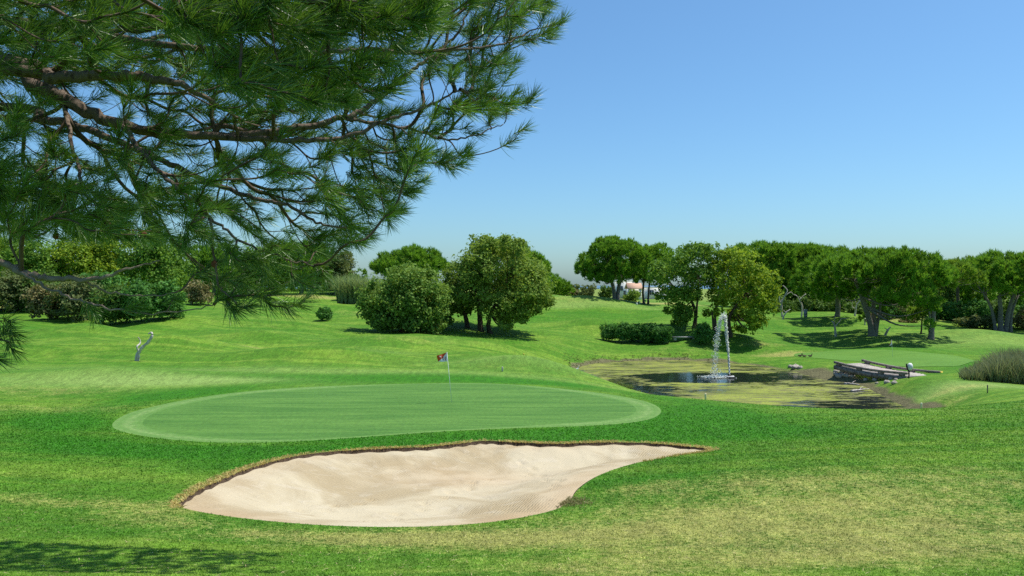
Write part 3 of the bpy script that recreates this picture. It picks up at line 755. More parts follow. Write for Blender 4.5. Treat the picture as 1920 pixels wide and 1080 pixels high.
def grow(kind, name, D, base, lobes, trunks, mats, dens=1.0, leaf=None, depth=0.8, label='', cat='tree', group=None, limbs=True, flat=0.85, ground_fix=True, shift=0.0):
    """tree or shrub. lobes and trunks are given as (photo px, photo py, half-width px) at depth D; the crown is as deep as it is wide"""
    s = D / F
    b0 = G(base, D)
    dz = 0.0
    root = empty(name, b0, label, cat, group)
    L = np.array(lobes, float)
    cxp = L[:, 0].mean(); half = max((np.abs(L[:, 0] - cxp) + L[:, 2]).max(), 1)
    crown = MB(); cents = []
    for (px, py, r) in L:
        c0 = P(px, py, D); rr = r * s
        ext = depth * half * s * math.sqrt(max(0.05, 1 - ((px - cxp) / half) ** 2))
        k = max(1, int(round(ext / (rr * 0.85))))
        offs = [0.0] if k == 1 else list(np.linspace(-ext + rr * 0.5, ext - rr * 0.5, min(k, 4)))
        for q in offs:
            c = c0 + np.array([rng.normal(0, .2) * rr, q + rng.normal(0, .15) * rr, rng.normal(0, .15) * rr - 0.10 * abs(q)])
            r2 = rr * rng.uniform(0.85, 1.1) * (1.14 if kind == 'pine' else 1.04); cents.append((c, r2))
            if kind == 'pine':
                n = int(dens * 22 * r2 * r2 / (leaf or 0.42) ** 2 * 0.85)
                d = rdir(n, -0.55)
                m_ = max(6, int(n / 9)); cd = rdir(m_, -0.5); cl = rng.integers(0, m_, n)
                d = unit(cd[cl] + rng.normal(0, 0.5 * (leaf or 0.42) / r2 + 0.03, (n, 3)))
                pos = c + d * np.array([1, 1, flat]) * r2 * (rng.uniform(0.78, 1.1, m_)[cl] * rng.uniform(0.62, 1.03, n) ** 0.5)[:, None]
                tufts(crown, pos, unit(d * 0.75 + np.array([0, 0, 0.75])), leaf or 0.42, 0.055 * (leaf or 0.42) / 0.42, 8, 0.42)
            else:
                n = int(dens * 30 * r2 * r2 / (leaf or 0.16) ** 2 * 0.28)
                d = rdir(n)
                m_ = max(6, int(n / 26)); cd = rdir(m_); cl = rng.integers(0, m_, n)
                d = unit(cd[cl] + rng.normal(0, 1.5 * (leaf or 0.16) / r2 + 0.05, (n, 3)))
                bump = 1 + 0.22 * np.sin(d[:, 0] * 5 + c[0]) * np.sin(d[:, 1] * 5 + c[1]) * np.sin(d[:, 2] * 5)
                pos = c + d * np.array([1, 1, flat]) * r2 * ((rng.uniform(0.35, 1.15, n) ** 0.5) * rng.uniform(0.70, 1.22, m_)[cl] * bump)[:, None]
                leaves(crown, pos, d * 0.8 + np.array([0, 0, 0.5]), leaf or 0.16)
    wood = MB()
    tips = []
    for tr in trunks:
        pts = np.array([P(q[0], q[1], D) for q in tr]); rad = np.array([q[2] * s for q in tr])
        pts[:, 1] += np.linspace(0, rng.normal(0, 0.4), len(pts))
        pts[0] = [pts[0][0], D, h1(pts[0][0], D) - 0.15]
        full = arc(np.column_stack([pts, rad]), 6)
        full[:, :3] += rng.normal(0, 0.012, full[:, :3].shape)
        full[0, 3] *= 1.3; full[1, 3] *= 1.12
        wood.tube(full[:, :3], np.maximum(full[:, 3], 0.02), 8)
        tips.append((full[-1, :3], full[-1, 3], full[len(full) // 2:, :4]))
    if limbs and tips:
        for c, r2 in cents:
            best = min(((np.linalg.norm(q[:3] - c) + (0.6 if q[2] > c[2] else 0), i) for i, tp in enumerate(tips) for q in tp[2][::3]), key=lambda t: t[0])
            tp = tips[best[1]][2]; st = tp[np.argmin(np.linalg.norm(tp[:, :3] - c, axis=1))]
            if np.linalg.norm(st[:3] - c) < 0.4: continue
            midp = (st[:3] + c) / 2 + np.array([0, 0, -0.12 * np.linalg.norm(st[:3] - c)]) + rng.normal(0, 0.08, 3)
            pa = arc([st[:3], midp, c], 5)
            wood.tube(pa, np.linspace(max(0.035, st[3] * 0.6), 0.02, len(pa)), 5, cap=False)
    if wood.n: wood.build('trunk', mats[1], root, smooth=True)
    crown.build('crown', mats[0], root)
    return root

def blob(cx, top, bot, hw, n=9, seed=0):
    """lobes filling a rounded outline, in photo pixels"""
    r = np.random.default_rng(seed); out = []
    cy = (top + bot) / 2; hh = (bot - top) / 2
    rad = min(hw, hh) * 0.48
    for i in range(n):
        a = 2 * math.pi * i / n + r.uniform(-.3, .3); k = r.uniform(0.75, 1.0) if i % 3 else r.uniform(0.1, 0.4)
        out.append((cx + math.cos(a) * (hw - rad) * k, cy - math.sin(a) * (hh - rad) * k, rad * r.uniform(0.85, 1.2)))
    return out

SP, SPL = M['stone_pine'], M['stone_pine_light']
BG, BD, BK = M['bark_grey'], M['bark_dark'], M['bark']

# ---- middle distance
grow('leaf', 'olive_tree', 79, 757, [(760, 522, 34), (800, 528, 32), (722, 545, 34), (703, 575, 30), (738, 585, 36), (790, 562, 42), (816, 576, 28), (832, 548, 20), (690, 560, 14), (775, 600, 24), (720, 598, 20), (825, 600, 18), (755, 555, 40)],
     [[(757, 621, 4), (757, 605, 3.5), (760, 575, 2.5)], [(752, 621, 3), (748, 600, 2.5), (735, 580, 2)]], (M['olive'], BD), label='rounded grey-green olive tree with leaves hanging nearly to the turf', dens=1.3, leaf=0.15)
grow('leaf', 'shrub', 77, 786, [(775, 612, 10), (788, 610, 11), (798, 614, 8)], [], (M['bush_dark'], BD), label='small dark shrub in the shade at the foot of the rounded olive tree', cat='shrub', dens=1.3, leaf=0.1)
grow('leaf', 'cork_oak', 83.5, 910, [(898, 470, 26), (928, 462, 26), (962, 466, 22), (880, 500, 32), (918, 505, 40), (965, 510, 40), (998, 515, 28), (893, 545, 36), (940, 552, 40), (984, 552, 34), (1010, 545, 22), (1022, 560, 12), (955, 588, 18), (982, 582, 16), (915, 452, 14), (945, 450, 12), (972, 452, 8), (1005, 575, 12)],
     [[(901, 623, 5.5), (900, 600, 5), (898, 565, 4), (890, 535, 2.5)], [(919, 626, 4.5), (916, 605, 4), (926, 575, 3), (950, 548, 2.2)]], (M['oak'], BD), label='tall broad cork oak on two dark trunks beside the rounded olive tree', dens=1.0, leaf=0.15)
grow('leaf', 'cork_oak', 85, 877, [(850, 510, 24), (862, 545, 26), (842, 540, 18), (872, 575, 16), (888, 520, 20), (850, 575, 12)],
     [[(877, 618, 4.8), (873, 595, 4.2), (862, 560, 3), (852, 530, 2)]], (M['oak'], BD), label='slimmer oak with one left-leaning trunk, between the olive and the broad oak', dens=1.0, leaf=0.15)
grow('leaf', 'shrub', 88, 609, blob(609, 572, 602, 17, 8, 1), [], (M['hedge'], BD), label='lone small round green bush on open turf left of the olive tree', cat='shrub', dens=1.2, leaf=0.11)
# pines behind the oaks
grow('pine', 'stone_pine', 135, 775, [(735, 492, 20), (772, 487, 22), (808, 491, 20), (720, 500, 18), (755, 505, 26), (800, 505, 26), (828, 495, 14)], [[(775, 570, 5), (772, 530, 4), (770, 505, 3)]], (SP, BG), label='dark umbrella pine whose flat crown shows above the olive tree', leaf=0.62)
grow('pine', 'stone_pine', 120, 990, [(975, 480, 20), (995, 492, 22), (1012, 510, 18), (1000, 535, 22), (975, 520, 24), (1018, 530, 10)], [[(992, 580, 5), (990, 540, 4), (988, 515, 3)]], (SP, BG), label='dark green pine behind the right side of the broad cork oak', leaf=0.6)
grow('pine', 'stone_pine', 150, 1047, [(1040, 527, 12), (1055, 535, 14), (1036, 545, 14), (1062, 548, 10), (1048, 550, 12)], [[(1048, 565, 3), (1048, 550, 2.5)]], (SP, BG), label='low round pine at the left of the sea gap, behind the oaks', leaf=0.5)
# pines on the hill
grow('pine', 'stone_pine', 127, 1155, [(1108, 488, 16), (1128, 468, 20), (1150, 462, 19), (1174, 472, 22), (1196, 488, 20), (1094, 500, 11), (1118, 512, 17), (1150, 495, 18), (1185, 508, 22), (1160, 512, 15), (1140, 520, 12)],
     [[(1152, 564, 4), (1150, 540, 3.4), (1140, 515, 2.4), (1122, 500, 1.6)], [(1158, 564, 4), (1160, 540, 3.4), (1168, 515, 2.4)]], (SP, BG), label='tall pine with twin grey trunks standing on the crest of the hill', leaf=0.45)
grow('pine', 'stone_pine', 129, 1211, [(1212, 482, 18), (1236, 474, 19), (1218, 505, 17), (1242, 498, 20), (1204, 522, 11), (1228, 520, 12)],
     [[(1207, 568, 2.2), (1206, 545, 1.9), (1210, 515, 1.5)], [(1215, 568, 2.0), (1217, 540, 1.7), (1222, 510, 1.4)]], (SP, BD), label='pine on two thin dark trunks just right of the hilltop pine', leaf=0.45)
# light green broadleaf pair above the hedge
grow('leaf', 'fig_tree', 93, 1300, [(1258, 488, 24), (1298, 470, 20), (1330, 476, 20), (1246, 518, 22), (1284, 512, 30), (1322, 512, 26), (1258, 548, 20), (1295, 545, 22), (1274, 582, 17), (1272, 600, 9), (1236, 500, 12), (1310, 460, 8)],
     [[(1300, 614, 3.6), (1305, 590, 3.2), (1298, 565, 2.6), (1282, 545, 1.8)], [(1304, 590, 2.2), (1308, 560, 1.8), (1310, 530, 1.2)]], (M['fig'], BD), label='mid green leafy tree rising behind the hedge and stone bench', dens=0.95, leaf=0.17)
grow('leaf', 'fig_tree', 89, 1358, [(1360, 472, 10), (1376, 492, 24), (1402, 503, 24), (1432, 520, 20), (1442, 543, 16), (1360, 528, 25), (1395, 543, 28), (1426, 568, 20), (1385, 588, 18), (1408, 600, 15), (1344, 555, 16), (1338, 582, 10), (1392, 615, 9), (1352, 500, 14)],
     [[(1345, 623, 3.4), (1341, 598, 3), (1346, 565, 2.4), (1352, 540, 1.6)], [(1370, 624, 3.8), (1368, 598, 3.2), (1384, 570, 2.4), (1400, 550, 1.6)], [(1338, 605, 1.8), (1332, 585, 1.4)]], (M['fig_yellow'], BD), label='yellow-green leafy tree standing behind the fountain jet', dens=0.95, leaf=0.17)
# wood on the right
grow('pine', 'stone_pine', 140, 1425, [(1395, 482, 22), (1425, 474, 22), (1455, 476, 22), (1410, 510, 26), (1445, 510, 28), (1470, 500, 18), (1420, 540, 20), (1455, 540, 20)], [[(1428, 598, 5), (1430, 560, 4), (1432, 530, 3)]], (SP, BD), label='dark pine directly behind the yellow-green tree', leaf=0.62)
grow('pine', 'stone_pine', 142, 1505, [(1480, 482, 20), (1508, 478, 22), (1535, 482, 22), (1495, 510, 26), (1525, 512, 24), (1490, 538, 18), (1530, 535, 18)], [[(1520, 596, 5), (1515, 560, 4), (1510, 530, 3)]], (SP, BD), label='dark pine above the whitened dead trees, left of the large pine', leaf=0.62)
grow('pine', 'stone_pine', 112, 1570, [(1535, 520, 24), (1560, 508, 24), (1548, 545, 22), (1575, 538, 24), (1600, 548, 18), (1525, 540, 14)], [[(1570, 592, 5), (1570, 570, 4.5), (1566, 545, 3.5)]], (SP, BG), label='pine with a low rounded crown just left of the large pine', leaf=0.48)
grow('pine', 'stone_pine', 93, 1636, [(1560, 497, 23), (1598, 485, 24), (1638, 480, 25), (1676, 489, 23), (1708, 511, 19), (1590, 512, 28), (1640, 514, 32), (1690, 515, 28), (1725, 508, 14), (1612, 540, 22), (1660, 540, 26), (1692, 562, 16), (1622, 490, 20), (1676, 590, 9)],
     [[(1636, 633, 7.2), (1630, 605, 5.6), (1619, 575, 5), (1608, 548, 3.4), (1596, 525, 2)], [(1640, 630, 5), (1641, 600, 4.4), (1641, 565, 4), (1644, 535, 2.6)], [(1642, 585, 3), (1656, 562, 2.4), (1670, 545, 1.8)]], (SP, BG), label='largest umbrella pine, thick pale forked trunk, casting a wide shadow', leaf=0.43, depth=1.2, dens=0.95)
grow('pine', 'stone_pine', 92, 1747, [(1712, 522, 16), (1740, 512, 18), (1772, 508, 18), (1800, 516, 15), (1820, 524, 10), (1752, 530, 12)],
     [[(1745, 637, 6), (1749, 610, 4.8), (1752, 580, 3.6), (1750, 548, 2.6), (1760, 525, 1.6)], [(1751, 560, 1.8), (1730, 540, 1.4), (1712, 528, 1)]], (SPL, BG), label='slender pine with a pale lit trunk and flat light-green top', leaf=0.4)
grow('pine', 'pine_sapling', 96, 1722, [(1738, 578, 10), (1722, 588, 11), (1752, 563, 9), (1708, 594, 7)], [[(1727, 612, 1.6), (1728, 598, 1.3), (1732, 585, 1)]], (SPL, BD), label='bushy young light-green pine left of the slender pale trunk', leaf=0.34)
grow('pine', 'stone_pine', 118, 1798, [(1770, 500, 16), (1795, 502, 20), (1822, 505, 18), (1840, 515, 14), (1785, 518, 16), (1815, 522, 16)], [[(1798, 607, 3.4), (1797, 575, 3), (1796, 540, 2.5), (1800, 520, 1.8)]], (SPL, BK), label='pine with a straight brown trunk behind the slender pine', leaf=0.45)
grow('pine', 'stone_pine', 105, 1878, [(1848, 502, 22), (1880, 494, 24), (1912, 498, 24), (1945, 505, 26), (1828, 522, 16), (1868, 522, 26), (1908, 526, 26), (1945, 535, 24), (1975, 520, 20)],
     [[(1876, 617, 5), (1873, 585, 4.2), (1868, 555, 3)], [(1884, 615, 4.4), (1893, 575, 3.6), (1904, 545, 2.4)], [(1868, 612, 3.2), (1860, 580, 2.6), (1846, 550, 1.8)], [(1895, 617, 3.2), (1900, 590, 2.8), (1915, 555, 2)]], (SP, BG), label='pine clump on several pale trunks at the right edge', leaf=0.45)
grow('pine', 'stone_pine', 128, 1690, [(1665, 500, 18), (1690, 492, 20), (1715, 500, 20), (1742, 505, 18), (1700, 518, 18)], [[(1700, 606, 3.5), (1700, 560, 3), (1700, 525, 2.2)]], (SP, BD), label='pine half hidden behind the right side of the large pine', leaf=0.6)
grow('pine', 'stone_pine', 132, 1860, [(1820, 515, 18), (1850, 508, 20), (1885, 512, 20), (1920, 515, 22)], [[(1850, 605, 3.5), (1850, 560, 3), (1850, 525, 2.2)]], (SP, BD), label='pine behind the clump of pale trunks at the right edge', leaf=0.5)

for cx, lb in [(1395, 'dark pine at the back of the wood behind the mid green leafy tree'), (1455, 'dark pine at the back, above the leftmost whitened dead tree'), (1520, 'dark pine at the back, above the second whitened dead tree'), (1585, 'dark pine at the back, over the left shoulder of the large pine'), (1650, 'dark pine at the back, straight behind the large pine'), (1735, 'dark pine at the back, behind the slender pine'), (1800, 'dark pine at the back, behind the straight brown trunk'), (1925, 'dark pine at the back, at the right frame edge')]:
    t0 = 470 if cx < 1640 else (482 if cx < 1700 else 501)
    grow('pine', 'stone_pine', 146, cx, [(cx - 26, t0 + 18, 20), (cx, t0 + 10, 22), (cx + 26, t0 + 18, 20), (cx - 14, t0 + 38, 22), (cx + 16, t0 + 38, 22), (cx, t0 + 58, 18)], [[(cx, 600, 4), (cx + 2, 565, 3.4), (cx, 525, 2.6)]], (SP, BD), label=lb, group='pines at the back of the wood', leaf=0.66, depth=0.6)

# undergrowth along the wood
ug = [(1465, 560, 604, 26, 128, 'bush_dark', 'dark shrub behind the leftmost whitened dead tree'), (1515, 548, 602, 30, 130, 'bush_dark', 'dark shrub behind the second whitened dead tree'), (1560, 552, 600, 30, 128, 'bush_dark', 'dark shrub left of the large pine trunk'), (1605, 560, 604, 26, 125, 'bush_dark', 'dark shrub just behind the large pine trunk'),
      (1660, 552, 606, 26, 118, 'hedge', 'green shrub right of the large pine trunk'), (1690, 565, 610, 24, 119, 'bush_grey', 'grey-green shrub under the right edge of the large pine'), (1715, 540, 606, 30, 121, 'bush_grey', 'tall grey-green shrub left of the slender pine'), (1775, 560, 610, 26, 117, 'hedge', 'green shrub between the slender pine and the brown trunk'), (1770, 530, 600, 30, 122, 'bush_dark', 'tall dark shrub behind the slender pine'),
      (1830, 560, 616, 26, 114, 'hedge', 'green shrub right of the straight brown trunk'), (1815, 592, 618, 20, 111, 'bush_grey', 'low pale grey scrub right of the straight brown trunk'), (1850, 590, 620, 20, 109, 'bush_grey', 'low pale grey scrub left of the pale trunk clump'), (1915, 580, 620, 20, 108, 'bush_brown', 'brownish scrub right of the pale trunk clump'), (1940, 555, 620, 30, 112, 'hedge', 'green shrub at the right frame edge under the pines'), (1705, 595, 613, 18, 113, 'bush_brown', 'low brown scrub at the foot of the wood by the slender pine'),
      (1640, 586, 606, 16, 121, 'bush_brown', 'low brown scrub behind the base of the large pine'), (1870, 555, 612, 30, 116, 'bush_dark', 'dark shrub behind the pale trunk clump')]
for i, (cx, tp, bt, hw, D, mt, lb) in enumerate(ug):
    grow('leaf', 'shrub', D, cx, blob(cx, tp - 4, bt, hw * 1.25, 9, 20 + i) + [(cx, (tp + bt) / 2, min(hw, (bt - tp) / 2) * .8)], [], (M[mt], BD), label=lb, cat='shrub', group='undergrowth along the pine wood', dens=0.6, leaf=0.2, depth=0.6)

# hill shrubs
for i, (cx, tp, bt, hw, D, mt, lb) in enumerate([(1105, 532, 562, 24, 145, 'bush_grey', 'grey-green scrub on the hill crest left of the twin-trunk pine'), (1138, 534, 563, 18, 143, 'bush_dark', 'darker scrub on the crest tucked against the twin-trunk pine'), (1185, 541, 570, 20, 136, 'olive', 'drooping silvery bush between the twin-trunk pine and the thin trunks'),
       (1078, 540, 562, 12, 150, 'bush_brown', 'small dry brown scrub at the sea gap on the crest'), (1075, 528, 556, 16, 165, 'bush_grey', 'distant grey scrub closing the gap below the sea')]):
    grow('leaf', 'shrub', D, cx, blob(cx, tp, bt, hw, 7, 60 + i), [], (M[mt], BD), label=lb, cat='shrub', group='scrub on the hill crest', dens=0.8, leaf=0.2)

# clipped hedge shrubs round the bench
for cx, tp, bt, hw, D, lb in [(1143, 607, 637, 16, 90, 'glossy hedge shrub at the left end of the row'), (1168, 605, 638, 17, 89.5, 'hedge shrub second from the left end of the row'), (1193, 609, 639, 16, 89.5, 'hedge shrub in the middle of the row'), (1217, 609, 640, 16, 89, 'hedge shrub second from the stone bench'), (1241, 609, 641, 18, 88, 'hedge shrub right beside the stone bench, on its left'),
                          (1272, 614, 630, 11, 95, 'low dark hedge shrub behind the left half of the stone bench'), (1293, 614, 630, 11, 95, 'low dark hedge shrub behind the right half of the stone bench'), (1320, 604, 644, 17, 86.5, 'full round shrub just right of the stone bench')]:
    grow('leaf', 'hedge_shrub', D, cx, blob(cx, tp - 5, bt + 1, hw + 3, 11, int(cx)) + [(cx, (tp + bt) / 2 + 3, min(hw, (bt - tp) / 2) * .95), (cx - hw * .4, (tp + bt) / 2 + 4, (bt - tp) * .36), (cx + hw * .4, (tp + bt) / 2 + 4, (bt - tp) * .36)], [], (M['hedge'], BD), label=lb, cat='shrub', group='hedge shrubs round the bench', dens=1.0, leaf=0.10, depth=0.75)

# left side: woodland and scrub seen through the pine boughs
for i, (cx, tp, bt, hw, D, mt, kd, lb) in enumerate([
        (-40, 440, 575, 70, 110, 'stone_pine_light', 'pine', 'light-green pine cut by the left frame edge, beyond the scrub'), (70, 462, 570, 62, 104, 'fig', 'leaf', 'light-green tree second from the left edge, behind the scrub'), (185, 440, 570, 70, 108, 'fig_yellow', 'leaf', 'bright yellow-green tree beyond the bare twigs at left'), (300, 455, 565, 62, 105, 'fig', 'leaf', 'green tree behind the dark scrub, seen through the boughs'),
        (400, 478, 562, 50, 118, 'stone_pine', 'pine', 'dark pine seen through the boughs left of the low needle tufts'), (480, 480, 560, 52, 122, 'fig', 'leaf', 'green tree behind the hanging needle tufts'), (565, 475, 558, 52, 128, 'stone_pine', 'pine', 'dark pine behind the dry grass strip'), (630, 488, 558, 40, 130, 'bush_grey', 'leaf', 'grey-green tree left of the pale cane thicket')]):
    grow(kd, 'woodland_tree', D, cx, blob(cx, tp - 28, bt - 14, hw * 1.12, 12, 80 + i), [[(cx, bt + 6, 4), (cx + 2, bt - 25, 3), (cx - 2, (tp + bt) / 2, 2)]], (M[mt], BG), label=lb, group='woodland beyond the boughs', dens=0.5, leaf=0.5 if kd == 'pine' else 0.2)
for i, (cx, tp, bt, hw, D, mt, lb) in enumerate([(20, 520, 592, 34, 84, 'bush_grey', 'grey-green scrub at the left frame edge'), (95, 548, 600, 30, 78, 'bush_brown', 'dry brownish scrub near the left edge of the turf'), (70, 525, 590, 40, 86, 'bush_dark', 'dark scrub behind the dry brownish one'), (150, 530, 606, 34, 77, 'bush_grey', 'mixed grey scrub between the brown scrub and the dark mass'),
        (215, 545, 612, 32, 74, 'bush_dark', 'darkest low scrub where the turf bank begins'), (262, 540, 612, 32, 74, 'hedge', 'green scrub in the middle of the left thicket'), (315, 545, 604, 28, 76, 'hedge', 'green scrub at the right end of the left thicket'), (190, 520, 585, 40, 84, 'hedge', 'tall green scrub at the back of the left thicket'), (372, 545, 572, 22, 96, 'bush_brown', 'thin brown scrub just right of the left thicket'),
        (660, 535, 562, 16, 118, 'bush_dark', 'dark low scrub by the small far flag'), (440, 548, 566, 26, 112, 'bush_dark', 'dark scrub beyond the turf bank under the hanging tufts')]):
    grow('leaf', 'scrub', D, cx, blob(cx, tp - 22, bt, hw * 1.4, 13, 120 + i) + [(cx, (tp + bt) / 2, min(hw, (bt - tp) / 2) * .8)], [], (M[mt], BD), label=lb, cat='shrub', group='scrub along the left of the fairway', dens=0.65, leaf=0.15, depth=0.7)

# tall pale canes behind the olive tree
def blades(mb, base, n_per, h, spread, width, droop=0.25):
    base = np.repeat(base, n_per, 0); n = len(base)
    d = unit(np.column_stack([rng.normal(0, spread, (n, 2)), np.ones(n)]))
    L = h * rng.uniform(0.6, 1.1, n)[:, None]
    side = unit(np.cross(d, rng.normal(0, 1, (n, 3)))) * width
    hor = np.column_stack([d[:, :2], np.zeros(n)])
    m_ = base + d * L * 0.55; tip = base + d * L + unit(hor + 1e-4) * L * droop * rng.uniform(0, 1, n)[:, None] - np.array([0, 0, 1]) * L * droop * 0.4
    v = np.stack([base - side, base + side, m_ - side * .8, m_ + side * .8, tip], 1).reshape(-1, 3)
    i = np.arange(n)[:, None] * 5
    f = np.concatenate([i + np.array([[0, 1, 3]]), i + np.array([[0, 3, 2]]), i + np.array([[2, 3, 4]])])
    mb.add(v, f, np.repeat(np.clip(rng.normal(0.5, 0.25, n), 0, 1), 5))
mb = MB(); n = 420
x = (rng.uniform(640, 722, n) - CX) / F * 106; y = rng.uniform(103, 109, n)
blades(mb, np.column_stack([x, y, H(x, y)]), 9, 4.6, 0.16, 0.05, 0.35)
o = mb.build('cane_thicket', M['cane']); tag(o, 'tall pale green cane thicket behind the olive tree', 'canes', kind='stuff')

# wood closing the view behind the pines, one mass
def far_wood(name, x0, x1, D, top, bot, mats, label, seed, step=20):
    r = np.random.default_rng(seed); mb = MB(); s = D / F
    for row in range(2):
        for px in np.arange(x0, x1, step):
            tpx = top(px) + r.uniform(-6, 8) + row * 10; d0 = D + r.uniform(-4, 4) - row * 6
            for py in np.arange(tpx + 12, bot, 17):
                c = P(px + r.uniform(-6, 6), py, d0); rr = r.uniform(11, 15) * s
                n = int(26 * rr * rr); d = rdir(n, -.6); d[:, 1] = np.where(rng.uniform(0, 1, n) < .6, -np.abs(d[:, 1]), d[:, 1])
                tufts(mb, c + d * rr * rng.uniform(.7, 1.1, n)[:, None], unit(d + [0, 0, .6]), .55, .14, 5, .5)
    o = mb.build(name, mats); tag(o, label, 'wood', kind='stuff')
far_wood('distant_wood', 1385, 2080, 152, lambda x: 490 + 18 * sstep(1720, 1780, x), 606, M['stone_pine'], 'dark pine wood closing the view behind the pines on the right', 5)
far_wood('distant_wood', -160, 700, 148, lambda x: 500 + 8 * math.sin(x * .03), 566, M['stone_pine'], 'green wood closing the view behind the trees on the left', 6)
# ------------------------------------------------------------------ the near pine whose boughs hang into the picture
PINE_LABEL = 'large near pine whose dark needled boughs fill the upper left'
tb = np.array([-8.5, 4.6, h1(-8.5, 4.6)])
pine = empty('pine_tree', tb, PINE_LABEL, 'tree')
trunk = arc([(-8.5, 4.6, tb[2] - 0.4, .34), (-8.45, 4.62, tb[2] + 1.5, .27), (-8.2, 4.8, 7.0, .23), (-7.9, 5.2, 9.5, .17), (-7.6, 5.6, 12.2, .07)], 8)
MB().tube(trunk[:, :3], trunk[:, 3], 12).build('trunk', M['bark'], pine, smooth=True)

def LB(start, *pts):
    """a bough from the trunk (or a point) through photo points (px, py, depth, radius)"""
    out = [] if start is None else [np.array(start, float)]
    for px, py, D, r in pts: out.append(np.append(P(px, py, D), r))
    return arc(out, 8)
boughs = [
    LB((-8.3, 4.75, 6.3, .11), (-60, 118, 6.0, .075), (60, 158, 6.0, .066), (130, 190, 6.0, .06), (200, 226, 6.0, .05), (300, 248, 6.1, .042), (430, 256, 6.2, .036), (560, 240, 6.3, .031), (640, 222, 6.4, .027), (690, 200, 6.5, .024), (760, 142, 6.6, .02), (803, 112, 6.7, .016), (860, 60, 6.8, .012), (885, 5, 6.9, .008)),
    LB((-8.3, 4.75, 6.6, .10), (-60, 128, 5.6, .055), (100, 146, 5.5, .048), (220, 140, 5.4, .042), (330, 158, 5.4, .028), (420, 205, 5.6, .016), (470, 232, 5.8, .009), (540, 240, 5.9, .004)),
    LB((-8.35, 4.7, 6.0, .09), (-60, 200, 6.6, .046), (80, 225, 6.6, .042), (150, 238, 6.5, .036), (280, 288, 6.4, .029), (380, 337, 6.3, .024), (480, 372, 6.2, .019), (545, 388, 6.2, .015), (600, 420, 6.2, .011), (650, 428, 6.3, .008)),
    LB(None, (400, 256, 6.2, .03), (520, 262, 6.0, .024), (630, 260, 6.1, .02), (720, 228, 6.2, .016), (790, 204, 6.3, .012), (862, 168, 6.4, .008)),
    LB((-8.2, 4.85, 7.4, .09), (0, 40, 6.2, .05), (300, 85, 5.9, .03), (560, 98, 5.8, .02), (680, 94, 5.8, .017), (790, 97, 5.9, .015), (880, 92, 6.0, .012), (950, 80, 6.1, .009), (1005, 55, 6.2, .006)),
    LB((-8.4, 4.65, 5.2, .07), (-700, 470, 4.9, .045), (-60, 488, 5.2, .03), (40, 510, 5.2, .026), (100, 523, 5.2, .022), (180, 523, 5.2, .016), (235, 505, 5.25, .010), (300, 490, 5.3, .006)),
    LB(None, (40, 510, 5.2, .012), (90, 540, 5.1, .010), (150, 565, 5.1, .009), (230, 583, 5.1, .007), (320, 585, 5.15, .005), (400, 572, 5.2, .004)),
    LB(None, (140, 523, 5.2, .010), (200, 545, 5.3, .008), (270, 556, 5.35, .006), (330, 548, 5.4, .004)),
    LB((-8.2, 4.85, 7.9, .10), (-200, -70, 4.2, .05), (150, -35, 3.9, .036), (380, -14, 3.7, .026), (540, -2, 3.6, .02), (680, 20, 3.6, .014), (760, 45, 3.65, .009)),
    LB(None, (230, 235, 6.0, .026), (270, 290, 5.6, .02), (330, 350, 5.4, .016), (390, 405, 5.3, .013), (400, 470, 5.2, .010), (410, 535, 5.15, .007), (445, 570, 5.1, .005)),
    LB(None, (390, 405, 5.3, .012), (450, 450, 5.35, .010), (520, 480, 5.4, .008), (600, 500, 5.5, .005)),
    LB(None, (120, 195, 6.0, .022), (135, 270, 5.7, .016), (150, 340, 5.5, .013), (120, 410, 5.4, .010), (60, 450, 5.4, .007)),
    LB(None, (640, 222, 6.4, .016), (760, 240, 6.6, .013), (840, 262, 6.8, .010), (900, 250, 6.9, .007), (945, 232, 7.0, .005)),
    LB((-8.4, 4.65, 5.0, .05), (-140, 585, 5.6, .02), (-40, 625, 5.6, .012), (15, 640, 5.6, .006)),
    # higher boughs, above the frame
    LB((-8.0, 5.1, 9.0, .10), (-250, -260, 8.5, .06), (200, -200, 9.6, .04), (560, -160, 10.6, .02)),
    LB((-8.1, 5.0, 8.4, .09), (-420, -200, 7.0, .06), (100, -250, 6.5, .04), (600, -190, 6.2, .025), (900, -120, 6.4, .012)),
    LB((-7.8, 5.3, 10.0, .08), (-300, -500, 9.0, .05), (200, -420, 10.5, .03), (520, -340, 11.5, .014)),
    LB((-7.9, 5.2, 9.6, .09), (-100, -230, 8.8, .06), (300, -150, 10.2, .04), (700, -110, 11.2, .025), (930, -85, 11.8, .012)),
    LB((-8.2, 4.9, 8.0, .08), (-500, -60, 10.0, .05), (-150, -60, 11.5, .03), (60, -90, 12.6, .014)),
]
# skeleton nodes
npos, nrad, nlen, ndir, npar = [], [], [], [], []
for b in boughs:
    ln = np.concatenate([[0], np.cumsum(np.linalg.norm(np.diff(b[:, :3], axis=0), axis=1))])
    base_len = float(np.linalg.norm(b[0, :3] - np.array([-8.2, 4.8, 7])))
    d = unit(np.gradient(b[:, :3], axis=0))
    for i in range(len(b)):
        npos.append(b[i, :3]); nrad.append(b[i, 3]); nlen.append(base_len + ln[i]); ndir.append(d[i]); npar.append(-1)
for i, b in enumerate(boughs):
    o = MB().tube(b[:, :3] + rng.normal(0, 0.006, b[:, :3].shape), b[:, 3] * 0.85, 8).build('bough', M['bark'] if i not in (5, 6, 7) else M['twig_pale'], pine, smooth=True)

